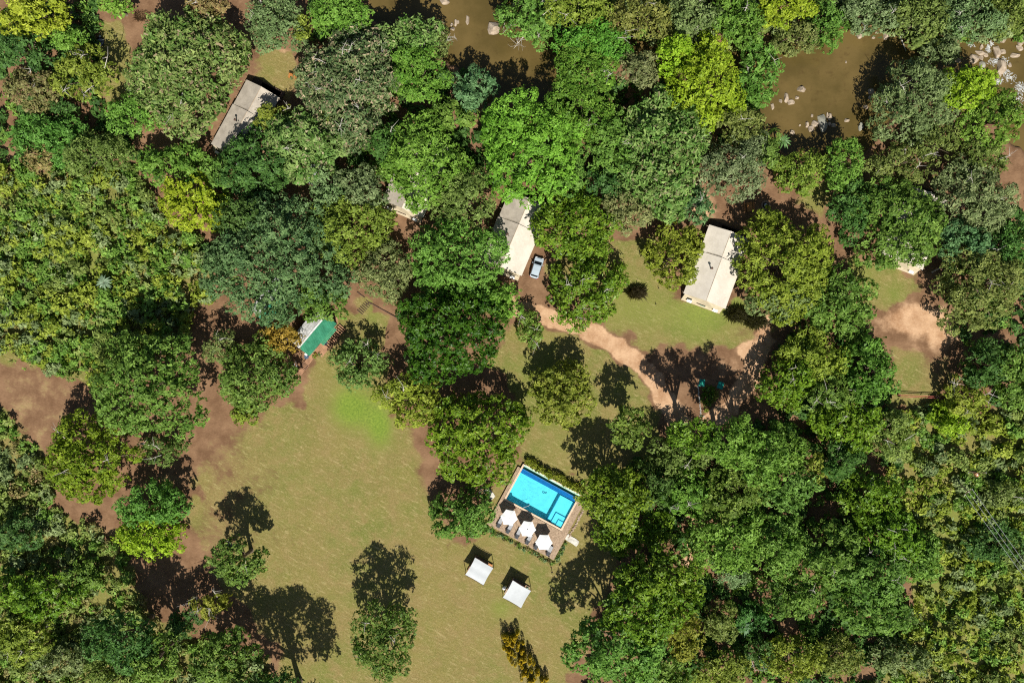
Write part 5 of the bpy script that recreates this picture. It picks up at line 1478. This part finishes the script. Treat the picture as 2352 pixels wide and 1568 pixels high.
for i, (x, y, a, b, g) in enumerate(sorted(B)):
    p = W(x, y, WATER_Z); s = D * 1.2; lb = SPECIAL.get((x, y)) or None
    if not lb:
        kd = ('small' if max(a, b) < 6.5 else 'medium') + (' grey' if g else ' tan') + ' boulder'; NB[kd, where(x, y)] += 1; lb = ORD[NB[kd, where(x, y)] - 1] + ' ' + kd + ' from the left ' + where(x, y)
    stone('boulder', (p.x, p.y, WATER_Z + .05), (a*s, b*s, min(a, b)*s*.75), 0, 'rock_grey' if g else 'rock', lb, 'boulder', None if (x, y) in SPECIAL else 'boulders ' + where(x, y), i*3+1, BOULDERS)
# white water between the boulders: lumpy foam just above the river
rng = np.random.default_rng(21); Vf, Ff = [], []; nvf = 0
for x, y, rx, ry, n in [(2294,142,22,9,150),(2291,187,14,8,90),(2346,200,16,16,110),(2269,112,6,12,60),(2320,178,12,12,60),(2230,104,8,5,20),(2340,230,14,18,60),(2276,100,4,8,20),(2310,165,10,6,30)]:
    for _ in range(n):
        c_ = W(x + rng.normal()*rx*.5, y + rng.normal()*ry*.5, WATER_Z); a = rng.uniform(0, 6.28); l, w = rng.uniform(.10, .40), rng.uniform(.02, .07)
        t = np.array([math.cos(a), math.sin(a), 0]); bb = np.array([-t[1], t[0], 0]); c_ = np.array(c_); z = np.array([0, 0, .03])
        Vf += [c_ - t*l + z*.5, c_ + bb*w + z*.5, c_ + t*l + z*.5, c_ - bb*w + z*.5, c_ + z*rng.uniform(2, 5)]; Ff += [(nvf, nvf+1, nvf+4), (nvf+1, nvf+2, nvf+4), (nvf+2, nvf+3, nvf+4), (nvf+3, nvf, nvf+4)]; nvf += 5
tag(link('white_water', np_mesh('white_water', np.array(Vf), np.array(Ff)), MAT['foam']), 'foaming white water between the rapids boulders', None, None, 'stuff')
def driftwood(a, b, r0, label, twigs=0, name='fallen_log', seed=1, z0=WATER_Z + .08, z1=WATER_Z + .3, mat='bark_pale', wob=.0):
    p, q = W(*a, z0), W(*b, z1); m = MB(); rs = random.Random(seed)
    mid = p.lerp(q, .5) + Vector((wob, wob*.6, .05)); m.tube([p, mid, q], [r0, r0*.8, r0*.4], 7)
    for _ in range(twigs):
        s = p.lerp(q, rs.uniform(.2, .95)); e = s + Vector((rs.gauss(0, 1.1), rs.gauss(0, 1.1), rs.uniform(.1, .7))); m.tube([s, s.lerp(e, .5) + Vector((rs.gauss(0, .2), rs.gauss(0, .2), .1)), e], [r0*.45, r0*.3, r0*.12], 4, cap=False)
    tag(m.build(name, MAT[mat]), label, 'log')
driftwood((2062,70), (2081,118), .16, 'pale log slanting out of the far bank into the right river pool')
driftwood((1210,75), (1180,112), .07, 'tangle of bare pale twigs hanging over the top river pool', 16, 'dead_branch', 3, 1.5, .4)
driftwood((1165,30), (1155,70), .05, 'smaller bare twig tangle at the right edge of the top river pool', 9, 'dead_branch', 5, 1.0, .2)
driftwood((2140,625), (2190,600), .16, 'pale leaning branch beside the rightmost tent', 3, 'leaning_branch', 7, .3, 3.0, 'bark_pale', .3)
driftwood((1690,265), (1735,245), .05, 'bare pale branches on the left bank of the right river pool', 10, 'dead_branch', 9, 2.4, 2.8)
driftwood((1720,1500), (1735,1540), .08, 'white dead branch in the dark gap at the bottom edge', 8, 'dead_branch', 11, 2.0, 3.0)
driftwood((108,1430), (118,1424), .06, 'white forked dead branch in the lower left scrub', 5, 'dead_branch', 12, 3.4, 4.2)
driftwood((2282,118), (2290,140), .06, 'thin dark branch lodged between the rapids boulders', 2, 'fallen_log', 14, WATER_Z + .3, WATER_Z + .6, 'bark')

# ------------------------------------------------------------------ rosette plants, grass tufts, golden bushes
def rosette(p, h, n, ln, w, c, label, tilt=.35, name='rosette_palm', cat='palm'):
    r = empty(name, p); tag(r, label, cat); rs = random.Random(n + int(h*10))
    MB().tube([(0, 0, -.1), (0, 0, h)], [.16, .11], 8).build('trunk', MAT['bark'], r)
    mat = plain('frond', c, .5, .3, 2.0)
    for k in range(n):
        t = 2*math.pi*k/n + rs.uniform(-.15, .15); l = ln*rs.uniform(.75, 1.1); vs, fs = [], []
        for i in range(6):
            s = i/5; ww = w*math.sin(math.pi*min(1, .12+s*.88))*.5 + .01; z = h + .25*math.sin(s*2.2) - tilt*s*s*l; d_ = .06 + l*s
            ct, st = math.cos(t), math.sin(t)
            for q, dz in ((-ww, .05), (0, -.02), (ww, .05)): vs.append((ct*d_ - st*q, st*d_ + ct*q, z + dz))
        for i in range(5): fs += [(i*3, i*3+3, i*3+4, i*3+1), (i*3+1, i*3+4, i*3+5, i*3+2)]
        MB().add(vs, fs).build('frond', mat, r)
p = W(240, 649, 3.2); rosette((p.x, p.y, 0), 3.6, 15, 1.6, .34, (.17,.25,.15), 'pale blue-green rosette plant standing out of the left scrub')
p = W(344, 688, 2.6); rosette((p.x, p.y, 0), 2.8, 14, 1.4, .34, (.14,.26,.03), 'bright green rosette plant at the edge of the left shadow')
p = W(1712, 1438, 3.0); rosette((p.x, p.y, 0), 3.2, 11, 2.0, .5, (.10,.19,.09), 'large-leaved agave-like plant in the dark lower right gap')
p = W(1798, 325, 3.0); rosette((p.x, p.y, 0), 3.4, 13, 1.7, .3, (.10,.20,.06), 'feathery green palm beside the right river pool')


def grass_tuft(p, rad, h, n, c1, c2, label, name='grass_tuft'):
    TREE_SEED[0] += 1; rng = np.random.default_rng(TREE_SEED[0])
    a = rng.uniform(0, 6.28, n); q = np.sqrt(rng.random(n)) * rad; bx, by = np.cos(a)*q, np.sin(a)*q*.6
    d = rng.normal(size=(n, 2))*.5; hh = h*rng.uniform(.6, 1.1, n); V = np.empty((n, 4, 3)); w = .03
    nrm = np.stack([-d[:, 1], d[:, 0]], 1); nrm /= np.linalg.norm(nrm, axis=1, keepdims=True) + 1e-6
    V[:, 0] = np.stack([bx - nrm[:, 0]*w, by - nrm[:, 1]*w, np.zeros(n)], 1); V[:, 1] = np.stack([bx + nrm[:, 0]*w, by + nrm[:, 1]*w, np.zeros(n)], 1)
    V[:, 2] = np.stack([bx + d[:, 0]*.45 + nrm[:, 0]*w, by + d[:, 1]*.45 + nrm[:, 1]*w, hh*.75], 1); V[:, 3] = np.stack([bx + d[:, 0]*1.1, by + d[:, 1]*1.1, hh*.8], 1)
    m = rng.random((n, 1)); r = empty(name, p); tag(r, label, 'grass')
    link('blades', np_mesh('blades', V.reshape(-1, 3), np.arange(4*n).reshape(n, 4), np.array(c1)*(1-m) + np.array(c2)*m), MAT['leaf'], r)
p = px(2385, 1098); grass_tuft(p, 1.5, 1.2, 1400, (.12,.10,.05), (.28,.24,.13), 'dry brown grass tuft on the lawn left of the cream tent')
p = px(2760, 1180); grass_tuft(p, 1.6, 1.4, 1400, (.10,.10,.04), (.27,.25,.13), 'dry reed tuft at the back corner of the cream tent')
p = px(2830, 1205); grass_tuft(p, 1.7, 1.4, 1400, (.10,.10,.04), (.24,.23,.12), 'dry reed tuft in the shadow right of the cream tent')
p = px(530, 65); grass_tuft(p, .9, .6, 500, (.14,.08,.045), (.26,.17,.09), 'brown heap of dry leaves at the edge of the top left glade')
# golden bushes at the bottom: many upright columns
GB = [(1165,1485),(1185,1480),(1175,1505),(1200,1500),(1192,1522),(1215,1520),(1207,1545),(1230,1545),(1222,1565),(1180,1465),(1160,1470),(1248,1560)]
for i, (x, y) in enumerate(sorted(GB)):
    TREE_SEED[0] += 1; rng = np.random.default_rng(TREE_SEED[0]); h = rng.uniform(2.6, 3.6); p = W(x, y, h*.6)
    r = empty('golden_bush', (p.x, p.y, 0)); tag(r, ORD[i] + ' golden-yellow upright bush from the left at the bottom of the lawn', 'bush', 'golden bushes at the bottom edge'); Vs, Fs, Cs = [], [], []; nv = 0
    for k in range(7):
        ox, oy = rng.normal(size=2)*.5; hk = h*rng.uniform(.7, 1.05); n = 120
        z = rng.random(n)**.8*hk; a = rng.uniform(0, 6.28, n); rad = .3*np.sqrt(np.clip(1-(z/hk)**3, .02, 1))
        P = np.stack([ox + np.cos(a)*rad, oy + np.sin(a)*rad, z], 1); nr = unit(np.stack([np.cos(a), np.sin(a), .5 + z/hk], 1) + rng.normal(size=(n, 3))*.35)
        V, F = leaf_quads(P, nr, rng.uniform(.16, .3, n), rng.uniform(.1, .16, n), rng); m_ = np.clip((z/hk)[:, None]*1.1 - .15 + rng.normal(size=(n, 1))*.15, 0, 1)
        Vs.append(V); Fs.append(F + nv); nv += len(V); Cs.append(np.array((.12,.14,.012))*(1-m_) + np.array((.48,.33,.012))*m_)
    link('foliage', np_mesh('foliage', np.vstack(Vs), np.vstack(Fs), np.vstack(Cs)), MAT['leaf'], r)
    MB().tube([(0, 0, -.1), (0, 0, h*.6)], [.06, .03], 6).build('stem', MAT['bark'], r)
print('LEAVES', LEAVES[0])
